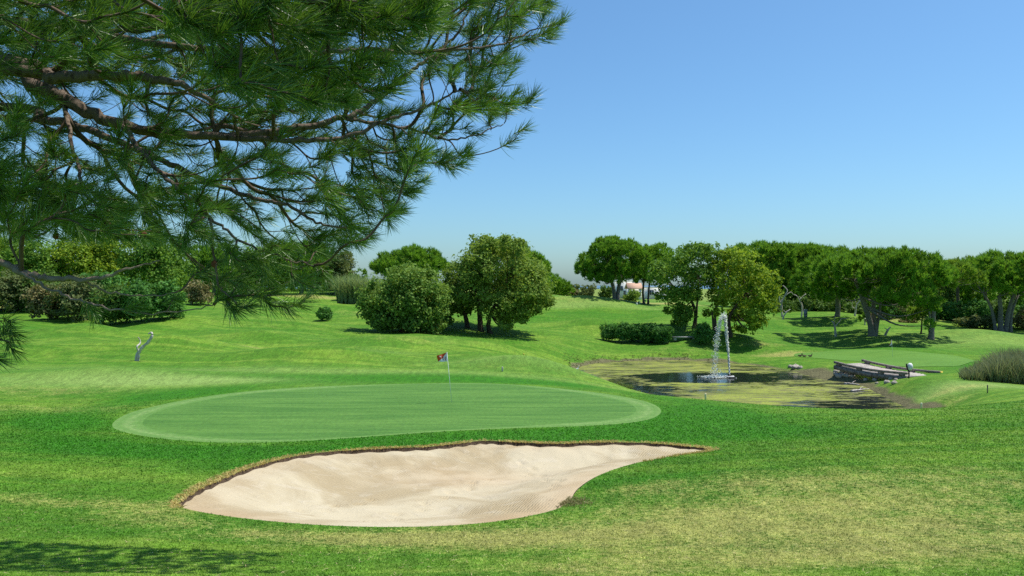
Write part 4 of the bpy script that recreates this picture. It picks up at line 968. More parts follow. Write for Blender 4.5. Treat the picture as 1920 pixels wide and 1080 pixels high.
sil = [(-200, -150), (985, -150), (1035, 10), (1055, 40), (1035, 75), (985, 95), (955, 125), (975, 175), (955, 240), (895, 285), (850, 325), (785, 350), (740, 415), (690, 455), (610, 490), (585, 545), (555, 560), (430, 572), (400, 535), (330, 470), (250, 455), (150, 460), (0, 440), (-200, 440)]
holes = [(825, 170, 38), (430, 55, 42), (700, 120, 22), (60, 270, 32), (235, 350, 26), (415, 430, 26), (750, 60, 24), (160, 280, 30), (560, 300, 25), (300, 200, 20), (480, 330, 24), (640, 330, 22), (560, 545, 10), (500, 545, 18), (60, 180, 24), (330, 420, 28)]
tips = []
def sample(n, poly, dlo, dhi, hol=True, keep=None):
    poly = np.array(poly, float); got = 0
    while got < n:
        q = rng.uniform(poly.min(0), poly.max(0), (n, 2))
        m = inside(poly, q[:, 0], q[:, 1])
        if hol:
            for hx, hy, hr in holes: m &= np.hypot(q[:, 0] - hx, (q[:, 1] - hy) * 1.3) > hr
        if keep is not None: m &= keep(q)
        for px, py in q[m]:
            if got >= n: break
            D = rng.uniform(dlo, dhi); tips.append(P(px, py, D)); got += 1
sample(1050, sil, 5.0, 7.6)
sample(420, [(-150, -60), (640, -60), (640, 200), (560, 330), (300, 330), (-150, 240)], 5.0, 7.0)
sample(420, [(-150, -40), (640, -40), (680, 200), (600, 380), (420, 460), (150, 450), (-150, 430)], 6.7, 8.6)
sample(150, [(-100, 300), (420, 330), (460, 440), (330, 460), (0, 430), (-100, 420)], 4.9, 6.0)
# the solid right-hand edge
sample(330, [(640, 300), (700, 120), (820, -40), (1000, -60), (1040, 30), (1035, 75), (955, 125), (975, 180), (955, 240), (895, 285), (850, 325), (785, 350), (740, 415), (690, 455), (560, 480), (560, 400)], 6.0, 7.2)
# dark near mass at top
sample(420, [(330, -60), (820, -80), (815, 60), (745, 160), (660, 215), (560, 190), (440, 150), (330, 70)], 3.3, 4.3, False)
sample(200, [(-150, -90), (420, -90), (420, 100), (200, 120), (-150, 100)], 4.2, 5.6, False)
# low hanging tufts
for px, py, D in [(440, 582, 5.1), (468, 575, 5.1), (430, 556, 5.15), (480, 553, 5.15), (505, 570, 5.2), (540, 580, 5.2), (560, 572, 5.25), (575, 560, 5.3), (520, 548, 5.2), (590, 540, 5.4), (610, 520, 5.5), (455, 530, 5.2), (495, 515, 5.3), (550, 520, 5.4), (420, 520, 5.2),
                  (20, 605, 5.6), (8, 622, 5.6), (28, 628, 5.65), (10, 645, 5.6), (25, 660, 5.6), (0, 675, 5.6), (-20, 640, 5.6), (-15, 665, 5.6), (190, 575, 5.1), (175, 588, 5.1), (330, 560, 5.2), (260, 572, 5.1),
                  (1045, 45, 6.3), (1058, 35, 6.3), (1020, 25, 6.2), (1000, 180, 6.6), (990, 190, 6.6), (985, 240, 6.7), (960, 265, 6.7)]:
    tips.append(P(px, py, D))
n_vis = len(tips)
# crown above the frame: shades the lower boughs and the turf at the lower left
sample(420, [(-500, -420), (700, -420), (880, -160), (-500, -160)], 5.0, 8.5, False)
sample(520, [(-700, -560), (420, -560), (640, -190), (560, -120), (-700, -100)], 8.5, 12.0, False)
sample(760, [(330, -190), (900, -150), (1040, -95), (1000, -50), (350, -50)], 10.5, 12.8, False)
bs = [np.column_stack([CX + b[:, 0] / b[:, 1] * F, HY + (CZ - b[:, 2]) / b[:, 1] * F, b[:, 1]]) for b in (boughs[i][4:] for i in (0, 1, 2, 3, 4, 12))]
bs = np.vstack(bs); kept = []
for q, p in enumerate(tips):
    x, y = CX + p[0] / p[1] * F, HY + (CZ - p[2]) / p[1] * F
    near_ = (np.abs(bs[:, 0] - x) < 26) & (np.abs(bs[:, 1] - y - 8) < 26) & (bs[:, 2] > p[1] - 0.1)
    kept.append(not (q < n_vis and near_.any() and rng.uniform() < 0.85 and y > 60))
n_vis = int(np.sum(kept[:n_vis])); tips = [p for p, k_ in zip(tips, kept) if k_]
tips = np.array(tips)
root0 = np.array([-8.2, 4.8, 7.0])
order = np.argsort(np.linalg.norm(tips - root0, axis=1))
twig_paths, tuft_at = [], []
NP = np.zeros((60000, 3)); NL = np.zeros(60000); ND = np.zeros((60000, 3)); k0 = len(npos)
NP[:k0] = npos; NL[:k0] = nlen; ND[:k0] = ndir; cnt = k0
for ti in order:
    t_ = tips[ti]
    dv = t_ - NP[:cnt]; dist = np.linalg.norm(dv, axis=1)
    cost = dist + 0.22 * NL[:cnt] - 0.25 * (dv * ND[:cnt]).sum(1) / (dist + 1e-6) * np.minimum(dist, 1)
    j = int(np.argmin(cost)); L = dist[j]
    if L < 0.05: continue
    a = NP[j]; ax = unit(t_ - a)
    out = unit(np.array([t_[0] + 5.5, (t_[1] - 4.8) * 0.6, 0.0]))
    low = sstep(6.1, 5.3, t_[2])
    enddir = unit(0.55 * ax + 0.5 * out + np.array([0, 0, 0.42 - 0.75 * low]) + rng.normal(0, 0.22, 3))
    p1 = a + unit(ND[j] + ax) * L * 0.35 - np.array([0, 0, 0.06 * L]); p2 = t_ - enddir * min(0.3, 0.4 * L)
    tt = np.linspace(0, 1, 7)[:, None]
    pth = (1 - tt) ** 3 * a + 3 * (1 - tt) ** 2 * tt * p1 + 3 * (1 - tt) * tt ** 2 * p2 + tt ** 3 * t_
    dd = unit(np.gradient(pth, axis=0)); seg = L / 6
    ids = [j]
    for q in range(1, 7):
        NP[cnt] = pth[q]; NL[cnt] = NL[j] + seg * q * 1.5; ND[cnt] = dd[q]; ids.append(cnt); cnt += 1
    twig_paths.append((pth, ids, L)); tuft_at.append((ti, t_, unit(t_ - pth[-2])))
# pipe model for twig thickness
load = np.zeros(cnt)
for pth, ids, L in reversed(twig_paths):
    add = 1 + load[ids[1]:ids[-1] + 1][::-1].cumsum()[::-1] if False else None
    tot = 0
    for q in reversed(ids[1:]):
        tot += load[q]; load[q] = tot + 1
    load[ids[0]] += load[ids[1]]
mb = MB()
for pth, ids, L in twig_paths:
    r = 0.0031 * np.sqrt(np.maximum(load[ids[1:]], 1)); r = np.concatenate([[r[0]], r]); r = np.minimum(r, 0.022)
    mb.tube(pth, r, 4, cap=False)
o = mb.build('twigs', M['twig'], pine, smooth=True); o['kind'] = 'stuff'

def tuft_mesh(k=66, w=0.0019):
    """needles along the last stretch of a shoot; the shoot points along +Z and ends at the origin"""
    t_ = rng.uniform(0, 1, k) ** 0.8
    base = np.column_stack([rng.normal(0, .003, k), rng.normal(0, .003, k), -0.12 * (1 - t_)])
    ang = np.radians(np.clip(rng.normal(58, 12, k) - 34 * t_, 6, 85)); th = rng.uniform(0, 2 * math.pi, k)
    d = np.column_stack([np.sin(ang) * np.cos(th), np.sin(ang) * np.sin(th), np.cos(ang)])
    L = rng.uniform(0.105, 0.165, k)[:, None]
    u = unit(np.cross(d, rng.normal(0, 1, (k, 3)))) * w
    bend = unit(np.cross(np.cross(d, [0, 0, 1.0]), d) + 1e-6) * L * rng.uniform(-0.02, .12, k)[:, None]
    m_ = base + d * L * 0.5; tip = base + d * L + bend
    v = np.stack([base - u, base + u, m_ - u, m_ + u, tip], 1)
    a = np.clip(rng.normal(0.5, 0.2, k), 0, 1); a = np.stack([a * .7, a * .7, a, a, np.minimum(a * 1.2, 1)], 1)
    i = np.arange(k)[:, None] * 5
    f = np.concatenate([i + np.array([[0, 1, 3]]), i + np.array([[0, 3, 2]]), i + np.array([[2, 3, 4]])])
    return v.reshape(-1, 3), f, a.ravel()
def rot_to(d, spin):
    z = unit(d); x = unit(np.cross([0.3, 0.1, 1.0] if abs(z[2]) < .95 else [1.0, 0, 0], z)); y = np.cross(z, x)
    c, s_ = math.cos(spin), math.sin(spin)
    return np.column_stack([x * c + y * s_, y * c - x * s_, z])
variants = [tuft_mesh() for _ in range(10)]
coarse = [tuft_mesh(30, 0.011) for _ in range(4)]
vmesh = [MB().add(v, f, a).mesh('needle_tuft', M['needle']) for v, f, a in variants]
def scr(p): return CX + p[0] / p[1] * F, HY + (CZ - p[2]) / p[1] * F
vis = []
for q, (ti, p, d) in enumerate(tuft_at):
    x, y = scr(p)
    if 0 < x < 1100 and -10 < y < 720: vis.append((p[1], q))
vis.sort(); single = set(q for _, q in vis[:300])
mb = MB()
for q, (ti, p, d) in enumerate(tuft_at):
    vi = int(rng.integers(10)); sc = rng.uniform(0.85, 1.2); Rm = rot_to(d, rng.uniform(0, 6.28)) * sc
    if q in single:
        o = bpy.data.objects.new('needle_tuft', vmesh[vi]); COL.objects.link(o); o.parent = pine
        M4 = np.eye(4); M4[:3, :3] = Rm; M4[:3, 3] = p - tb
        o.matrix_basis = Matrix(M4.tolist())
    else:
        v, f, a = variants[vi] if ti < n_vis else coarse[vi % 4]; mb.add(v @ Rm.T + p, f, a)
o = mb.build('needles', M['needle'], pine); o['kind'] = 'stuff'
# cones
for px, py, D in [(70, 378, 5.3), (250, 352, 5.3), (200, 448, 5.2), (382, 490, 5.2), (133, 462, 5.3), (265, 447, 5.25), (85, 12, 5.0), (395, 35, 3.9)]:
    c = P(px, py, D); c = NP[np.argmin(np.linalg.norm(NP[:cnt] - c, axis=1))] + [0, 0, -.004]
    prof = []
    for i in range(9):
        tt = i / 8; prof.append((0.019 * math.sin(math.pi * min(1, tt * .93 + .07)) ** 0.7 * (1 + 0.18 * (-1) ** i) + 0.002, -0.05 * tt))
    MB().lathe(c, prof, 10).build('pine_cone', M['cone'], pine, smooth=False)
# ------------------------------------------------------------------ grass on the near turf
gx = np.arange(-26, 26.01, 0.2); gy = np.arange(7.0, 44.01, 0.2)
GX, GY = np.meshgrid(gx, gy)
look = [H(GX, GY), *turf_attrs(GX.ravel(), GY.ravel()), np.minimum(sdist(bunker, GX, GY), sdist(collar, GX, GY))]
look = [np.asarray(a).reshape(GX.shape) for a in look]
def lk(a, x, y):
    fx = np.clip((x - gx[0]) / 0.2, 0, len(gx) - 1.001); fy = np.clip((y - gy[0]) / 0.2, 0, len(gy) - 1.001)
    i, j = fx.astype(int), fy.astype(int); u, v = fx - i, fy - j
    return a[j, i] * (1 - u) * (1 - v) + a[j, i + 1] * u * (1 - v) + a[j + 1, i] * (1 - u) * v + a[j + 1, i + 1] * u * v
def grass(n, dlo, dhi, name, label):
    k = 0.35; D = (dlo ** k + rng.uniform(0, 1, n) * (dhi ** k - dlo ** k)) ** (1 / k)
    x = rng.uniform(-0.70, 0.72, n) * D
    m = (lk(look[5], x, D) > 0.03) & (rng.uniform(0, 1, n) > sstep(24, dhi, D)); x, D = x[m], D[m]; n = len(x)
    c = np.column_stack([x, D, lk(look[0], x, D) - 0.004])
    dry = lk(look[1], x, D)
    d = unit(np.column_stack([rng.normal(0, 1.0, (n, 2)), np.ones(n)]))
    th = rng.uniform(0, 2 * math.pi, n)
    side = np.column_stack([np.cos(th), np.sin(th), np.zeros(n)]) * (0.0009 * D[:, None])
    Lg = (0.016 + 0.0011 * D) * (1 - .5 * sstep(26, 42, D)) * rng.uniform(0.5, 1.35, n)
    v = np.stack([c - side, c + side, c + d * Lg[:, None]], 1).reshape(-1, 3)
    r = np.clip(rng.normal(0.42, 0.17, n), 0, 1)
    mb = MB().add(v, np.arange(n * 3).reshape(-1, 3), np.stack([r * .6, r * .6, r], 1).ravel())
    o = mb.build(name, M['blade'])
    for nm, a in zip(('dry', 'lush_shade', 'soil', 'mow_light'), look[1:5]):
        at = o.data.attributes.new(nm, 'FLOAT', 'POINT'); at.data.foreach_set('value', np.repeat(lk(a, x, D), 3).astype(np.float32))
    tag(o, label, 'grass', kind='stuff')
grass(520000, 8.3, 43, 'grass', 'short green and straw-coloured turf grass around the bunker')

# dry needles dropped on the near turf
n = 900; D = rng.uniform(8.4, 17, n); x = rng.uniform(-.66, .66, n) * D; m = lk(look[5], x, D) > 0.1; x, D = x[m], D[m]; n = len(x)
th = rng.uniform(0, 6.28, n); L_ = rng.uniform(.05, .11, n); d = np.column_stack([np.cos(th), np.sin(th), rng.normal(0, .12, n)]); c = np.column_stack([x, D, lk(look[0], x, D) + .03]); w_ = np.column_stack([-np.sin(th), np.cos(th), np.zeros(n)]) * .0045
v = np.stack([c - w_, c + w_, c + d * L_[:, None]], 1).reshape(-1, 3)
o = MB().add(v, np.arange(n * 3).reshape(-1, 3), np.repeat(rng.uniform(0, 1, n), 3)).build('fallen_needles', M['straw_pale']); tag(o, 'dry fallen pine needles scattered over the near turf', 'needles', kind='stuff')

# straw-coloured turf edge hanging over the back of the bunker
mb = MB(); idx = np.where(bback > 0.25)[0]
pts, wt = [], []
for i in idx:
    seg = bunker[(i + 1) % nb] - bunker[i]
    for _ in range(int(np.linalg.norm(seg) / 0.012) + 1):
        t_ = rng.uniform(); p = bunker[i] + seg * t_ + (bunker[i] - sand_out[i]) * rng.uniform(-0.8, 3.0)
        pts.append((p[0], p[1]))
pts = np.array(pts)
keepw = (0.55 + 0.45 * np.sin(pts[:, 0] * 1.9) * np.sin(pts[:, 0] * 0.7 + 2)) > rng.uniform(0, 0.75, len(pts)); pts = pts[keepw]
blades(mb, np.column_stack([pts, H(pts[:, 0], pts[:, 1]) - 0.01]), 3, 0.105, 0.7, 0.010, 0.5)
o = mb.build('bunker_fringe', M['straw']); tag(o, 'straw-coloured dry grass fringe along the back lip of the bunker', 'grass', kind='stuff')
mb = MB(); c = P(1075, 940, 17.1); n = 420
q = rng.normal(0, 1, (n, 2)) * [0.20, 0.22] + c[:2]
q = q[sdist(bunker, q[:, 0], q[:, 1]) > -0.12]
blades(mb, np.column_stack([q, H(q[:, 0], q[:, 1]) - 0.03]), 4, 0.10, 0.7, 0.006, 0.6)
o = mb.build('withered_tuft', M['bush_brown']); tag(o, 'withered brown grass on the turf nose at the right of the bunker', 'grass', kind='stuff')

# ------------------------------------------------------------------ flags
def font_mesh(txt, size, mat, name):
    cu = bpy.data.curves.new('t', 'FONT'); cu.body = txt; cu.size = size; cu.extrude = 0.002; cu.align_x = 'CENTER'; cu.align_y = 'CENTER'
    ob = bpy.data.objects.new('t', cu); COL.objects.link(ob)
    bpy.context.view_layer.update()
    me = bpy.data.meshes.new_from_object(ob.evaluated_get(bpy.context.evaluated_depsgraph_get())); me.name = name
    bpy.data.objects.remove(ob); bpy.data.curves.remove(cu)
    me.materials.clear(); me.materials.append(mat)
    return me
def flagstick(name, basepx, basey, toppx, topy, D, corners, label, number=None, split=True, rpole=0.011):
    b = G(basepx, D); top_ = P(toppx, topy, D)
    root = empty(name, b, label, 'flagstick', 'hole flags')
    b2 = b - np.array([0, 0, 0.05])
    MB().tube([b2, (b2 + top_) / 2, top_], [rpole, rpole, rpole * .8], 8).build('pole', M['white'], root, smooth=True)
    c = [P(x, y, D) for x, y in corners]              # top at pole, bottom at pole, bottom at fly, top at fly
    N = 10
    def surf(u, v):
        p = (c[0] * (1 - u) + c[3] * u) * (1 - v) + (c[1] * (1 - u) + c[2] * u) * v
        return p + np.array([0, 0.05 * math.sin(u * 6 + v) * u, 0.006 * math.sin(u * 9)])
    parts = {0: MB(), 1: MB()}
    for i in range(N):
        for j in range(N):
            A, B_, C_, D_ = [(i / N, j / N), ((i + 1) / N, j / N), ((i + 1) / N, (j + 1) / N), (i / N, (j + 1) / N)]
            for tri in ((A, B_, C_), (A, C_, D_)):
                cu = sum(q[0] for q in tri) / 3; cv = sum(q[1] for q in tri) / 3
                w = 0 if (split and cv < cu) or not split else 1
                pv = [surf(*q) for q in tri]; off = np.array([0, 0.003, 0])
                parts[w].add(pv, [[0, 1, 2]]); parts[w].add([q + off for q in pv], [[0, 2, 1]])
    if parts[0].n: fo = parts[0].build('flag_orange_half' if split else 'flag', M['orange'], root)
    if parts[1].n: fw = parts[1].build('flag_white_half', M['flag_white'], root)
    if number:
        me = font_mesh(number, 0.27, M['red'], 'number'); o = bpy.data.objects.new('number', me); COL.objects.link(o); o.parent = fw
        p = surf(0.38, 0.66) - b + np.array([0, -0.012, 0])
        o.matrix_basis = Matrix.Translation(Vector(p)) @ Matrix.Rotation(R(90), 4, 'X') @ Matrix.Diagonal((-1, 1, 1, 1))   # seen from behind, so reversed
        k = MB()
        for i, (u, v, w) in enumerate([(.62, .22, .05), (.70, .30, .03), (.60, .36, .04), (.74, .20, .03), (.66, .30, .035)]):
            q = surf(u, v) + np.array([0, -0.008, 0]); k.box(q, (w, 0.002, 0.022), a=.5)
        k.build('emblem', M['flag_white'], fo)
    return root
flagstick('flagstick', 847, 756, 838, 660, 35.1, [(838, 661), (839.5, 677.5), (821.5, 678.5), (818.5, 667)], 'tall white flagstick with orange and white flag on the near putting green', '18')
flagstick('flagstick', 1674, 671, 1672, 637, 74, [(1672, 637.5), (1673, 646), (1667.5, 648.5), (1670, 641)], 'small flagstick with limp orange and white flag beyond the bridge', split=True)
flagstick('flagstick', 673, 561, 672, 538, 112, [(672, 538), (672.3, 544), (667.5, 545), (668, 540)], 'tiny distant flagstick in front of the pale canes', split=True)

# ------------------------------------------------------------------ stakes and small tee furniture
def stake(px, D, hpx, wpx, mat, label, name='marker_stake', capmat=None):
    b = G(px, D); s = D / F; r = wpx * s / 2
    root = empty(name, b, label, 'stake', 'marker stakes')
    MB().lathe(b - [0, 0, .1], [(0, 0), (r, 0), (r, .1 + hpx * s * .86), (r * .8, .1 + hpx * s * .97), (0, .1 + hpx * s)], 8).build('shaft', mat, root)
    MB().lathe(b + [0, 0, hpx * s * .80], [(r * 1.08, 0), (r * 1.12, hpx * s * .05), (r * 1.08, hpx * s * .1)], 8).build('band', capmat or mat, root)
    return root
stake(1323, 40.5, 13, 3.6, M['cream'], 'cream stake on the turf at the near edge of the pond')
stake(1728, 37.5, 13, 3.2, M['cream'], 'cream stake at the right tip of the pond', capmat=M['white'])
stake(1852, 45, 16, 2.2, M['wood'], 'thin brown stake on the bank left of the reeds')
stake(982, 57, 9, 2.2, M['wood_yellow'], 'short yellow stake on the fairway left of the pond')
stake(1024, 66, 9, 1.8, M['white'], 'thin white stake on the fairway slope left of the pond')
stake(942, 49, 9, 3.0, M['concrete'], 'stubby pale post behind the near putting green')
stake(183, 71, 6, 2.4, M['white'], 'small white stake below the left thicket')
stake(1194, 121, 4, 3.2, M['white'], 'low white tee marker on the hill plateau')
def bin_(px, D, hpx, wpx, mat, label, name='litter_bin'):
    b = G(px, D); s = D / F; r = wpx * s / 2; h = hpx * s
    root = empty(name, b, label, 'bin')
    MB().lathe(b, [(0, -.05), (r * .9, -.05), (r, h * .85), (r * .9, h * .85), (r * .85, h * .5), (0, h * .5)], 14).build('body', mat, root)
    MB().lathe(b, [(r * 1.08, h * .84), (r * 1.08, h * .93), (r * .8, h), (0, h * 1.01)], 14).build('lid', mat, root)
    MB().lathe(b, [(r * 1.0, h * .4), (r * 1.05, h * .4), (r * 1.05, h * .47), (r * 1.0, h * .47)], 14).build('hoop', M['dark'], root)
bin_(1510.5, 115, 15, 7, M['grey_paint'], 'grey litter bin on the turf left of the large pine shadow')
bin_(1198.5, 124, 7, 4.5, M['metal_green'], 'small green litter bin on the hill plateau')
b = G(1210, 124); r_ = empty('ball_washer', b, 'small green ball washer at the foot of the thin trunks', 'ball washer')
MB().tube([b - [0, 0, .1], b + [0, 0, .75]], .035, 8).build('post', M['metal_green'], r_)
MB().lathe(b + [0, 0, .7], [(0, 0), (.11, 0), (.13, .12), (.11, .28), (0, .3)], 10).build('drum', M['metal_green'], r_)
MB().tube([b + [0.1, 0, .85], b + [.24, 0, .85], b + [.24, 0, .98]], .018, 6).build('crank', M['dark'], r_)

# ------------------------------------------------------------------ stone bench in the hedge
b = G(1283, 88.5); bz = CZ - (631 - HY) / F * 88.5
r_ = empty('stone_bench', b, 'pale stone bench set in the gap of the hedge', 'bench')
MB().box((b[0], 88.5, bz - .06), (2.65, .62, .13), jitter=.006).build('seat', M['concrete'], r_)
for s_ in (-1, 1):
    hh = bz - .13 - (b[2] - .1)
    MB().box((b[0] + s_ * 1.05, 88.5, b[2] - .1 + hh / 2), (.28, .5, hh)).build('leg', M['concrete'], r_)

# ------------------------------------------------------------------ fountain
n0 = NOZ
r_ = empty('fountain', n0, 'tall white water jet rising from a float in the pond', 'fountain')
MB().lathe(n0, [(0, -.08), (.42, -.08), (.48, .0), (.46, .07), (.2, .10), (.1, .22), (.06, .26), (0, .26)], 18).build('float', M['dark'], r_, smooth=True)
MB().lathe(n0 + [0, 0, .08], [(.36, .0), (.40, .03), (.36, .06), (.28, .06)], 18).build('float_ring', M['white'], r_, smooth=True)
Hj = (708 - 592) / F * 65.6; lean = -(1368 - 1359) / F * 65.6
def drops(mb, c, s, st=1.0):
    """small octahedral drops, stretched along the fall"""
    n = len(c); s = np.asarray(s)[:, None]
    o6 = np.array([[1, 0, 0], [-1, 0, 0], [0, 1, 0], [0, -1, 0], [0, 0, st], [0, 0, -st]])
    v = (c[:, None] + o6[None] * s[:, None]).reshape(-1, 3)
    f8 = np.array([[0, 2, 4], [2, 1, 4], [1, 3, 4], [3, 0, 4], [2, 0, 5], [1, 2, 5], [3, 1, 5], [0, 3, 5]])
    mb.add(v, (np.arange(n)[:, None, None] * 6 + f8[None]).reshape(-1, 3), rng.uniform(0, 1, n * 6))
mb = MB(); n = 1800
t_ = rng.uniform(0, 1, n); c = np.column_stack([n0[0] + lean * t_ ** 1.3 + rng.normal(0, .018 + .045 * t_), n0[1] + rng.normal(0, .018 + .045 * t_), n0[2] + .2 + (Hj - .2) * t_])
drops(mb, c, rng.uniform(.012, .036, n), 2.6)
tt = np.linspace(0, 1, 24); path = np.column_stack([n0[0] + lean * tt ** 1.3, np.full(24, n0[1]), n0[2] + .2 + (Hj - .25) * tt]) + rng.normal(0, .012, (24, 3))
mb.tube(path, 0.032 - .010 * tt + rng.uniform(-.01, .012, 24), 6, a=.8)
o = mb.build('jet', M['foam'], r_); o['kind'] = 'stuff'
mb = MB(); n = 2000
t_ = rng.uniform(0, 1, n) ** 0.75                      # falling curtain, thinner as it drops
cx_ = n0[0] + lean - .10 - .80 * t_ ** 0.75 + rng.normal(0, .05 + .16 * t_ * (1 - .4 * t_))
c = np.column_stack([cx_, n0[1] + rng.normal(0, .08 + .12 * t_), n0[2] + Hj * (1 - t_ ** 1.7) + rng.normal(0, .1, n)])
keep_ = rng.uniform(0, 1, n) < (1 - .62 * t_); c = c[keep_]
drops(mb, c, rng.uniform(.008, .03, len(c)), 2.0)
n = 220; cap_ = np.column_stack([n0[0] + lean - .06 + rng.normal(0, .10, n), n0[1] + rng.normal(0, .1, n), n0[2] + Hj - .08 + rng.normal(0, .14, n)])
drops(mb, cap_, rng.uniform(.010, .032, n), 1.5)
o = mb.build('falling_spray', M['foam'], r_); o['kind'] = 'stuff'
mb = MB(); n = 1500
c = np.column_stack([n0[0] - 1.25 + rng.normal(0, .45, n), n0[1] + rng.normal(0, .28, n), n0[2] + .02 + np.abs(rng.normal(0, .05, n))])
drops(mb, c, rng.uniform(.012, .045, n), .8)
n = 130; c = np.column_stack([n0[0] - 1.1 + rng.normal(0, .28, n), n0[1] + rng.normal(0, .2, n), n0[2] + np.abs(rng.normal(0, .35, n))])
drops(mb, c, rng.uniform(.015, .04, n), 1.2)
o = mb.build('splash', M['foam'], r_); o['kind'] = 'stuff'

# ------------------------------------------------------------------ timber bridge
nl, nr = P(1565, 679, 64), P(1702, 700, 58); fl, fr_ = P(1617, 675.5, 65.3), P(1764, 698, 59.2)
bc = (nl + nr + fl + fr_) / 4; bc[2] -= 0.6
r_ = empty('footbridge', bc, 'weathered low timber footbridge over the pond outlet', 'bridge')
along = unit(nr - nl); across = unit(np.array([-along[1], along[0], 0.0])); Lb = np.linalg.norm(nr - nl)
if across[0] < 0: across = -across
up = np.array([0, 0, 1.0])
def camber(t, sag): return -sag * np.sin(np.pi * t)[:, None] * up
def beam(p0, p1, h, w, sag, name, mat, n=14, z=0.0):
    t = np.linspace(0, 1, n); pts = p0 + (p1 - p0) * t[:, None] + camber(t, sag) + up * z
    v = []
    for p in pts:
        jz = rng.normal(0, .006, 4)
        v += [p - across * w / 2 - up * (h / 2) + up * jz[0], p + across * w / 2 - up * (h / 2) + up * jz[1], p + across * w / 2 + up * (h / 2) + up * jz[2], p - across * w / 2 + up * (h / 2) + up * jz[3]]
    f = []
    for i in range(n - 1):
        for j in range(4):
            k = (j + 1) % 4; f += [[i * 4 + j, i * 4 + k, (i + 1) * 4 + k], [i * 4 + j, (i + 1) * 4 + k, (i + 1) * 4 + j]]
    f += [[0, 2, 1], [0, 3, 2], [n * 4 - 4, n * 4 - 3, n * 4 - 2], [n * 4 - 4, n * 4 - 2, n * 4 - 1]]
    return MB().add(v, f).build(name, mat, r_)
sg = 0.16
beam(nl, nr, .17, .20, sg, 'kerb_beam', M['wood'])
beam(fl, fr_, .17, .20, sg, 'kerb_beam', M['wood'])
beam(nl + up * .0, nr, .30, .22, sg, 'stringer', M['wood'], z=-.40)
beam(fl, fr_, .30, .22, sg, 'stringer', M['wood'], z=-.40)
for p0, p1 in ((nl, nr), (fl, fr_)):
    for t in (0.07, 0.36, 0.66, 0.93):
        p = p0 + (p1 - p0) * t - up * (sg * math.sin(math.pi * t) + .15)
        ang = math.atan2(along[1], along[0]); rot = [[math.cos(ang), -math.sin(ang), 0], [math.sin(ang), math.cos(ang), 0], [0, 0, 1]]
        MB().box(p, (.42, .19, .15), rot, jitter=.006).build('spacer_block', M['wood'], r_)
npk = 34; ang = math.atan2(along[1], along[0]); rot = [[math.cos(ang), -math.sin(ang), 0], [math.sin(ang), math.cos(ang), 0], [0, 0, 1]]
for i in range(npk):
    t = (i + .5) / npk
    a_ = nl + (nr - nl) * t; b_ = fl + (fr_ - fl) * t; c = (a_ + b_) / 2 - up * (sg * math.sin(math.pi * t) + .215 + rng.normal(0, .006))
    wid = np.linalg.norm(((b_ - a_) * across).sum()) + .05
    MB().box(c, (Lb / npk - .022, wid, .05), rot, jitter=.004).build('plank', M['wood_top'], r_)
MB().box(fr_ + along * .06 - up * .05, (.06, .22, .24), rot).build('yellow_end_cap', M['wood_yellow'], r_)
# fixture on a bent post by the bridge
b = G(1704, 56.5); s = 56.5 / F
r_ = empty('post_fixture', b, 'white rounded fixture on a bent dark post at the near end of the bridge', 'post')
MB().tube(arc([b - [0, 0, .1], b + [.02, 0, .45], b + [-.12, 0, .75], b + [-.16, 0, 1.05]], 5), .05, 8).build('post', M['dark'], r_, smooth=True)
MB().lathe(b + [.10, 0, .56], [(0, 0), (.10, .02), (.17, .14), (.19, .30), (.16, .44), (.08, .52), (0, .54)], 14).build('drum', M['white'], r_, smooth=True)
MB().tube([b + [-.12, 0, .8], b + [.02, 0, .8]], .03, 6).build('bracket', M['dark'], r_)
# fallen branches by the outlet
for i, (pl, lb) in enumerate([([(1583, 710, 61.5), (1598, 704, 61), (1612, 701, 60.5)], 'bleached fallen branch at the left mouth of the bridge'), ([(1597, 722, 57), (1612, 713, 57.5), (1630, 707, 58)], 'bleached fallen branch on the mud under the bridge')]):
    pts = np.array([P(*q) for q in pl]); pts[:, 2] = np.maximum(H(pts[:, 0], pts[:, 1]), W_Z) + .05
    r_ = empty('fallen_branch', pts[0], lb, 'branch')
    pa = arc(pts, 6); MB().tube(pa + rng.normal(0, .015, pa.shape), np.linspace(.075, .03, len(pa)), 6).build('stem', M['dead'], r_)
    q = pa[len(pa) // 2]; MB().tube([q, q + [.2, .25, .14], q + [.45, .4, .2]], [.03, .022, .012], 5).build('side_branch', M['dead'], r_)
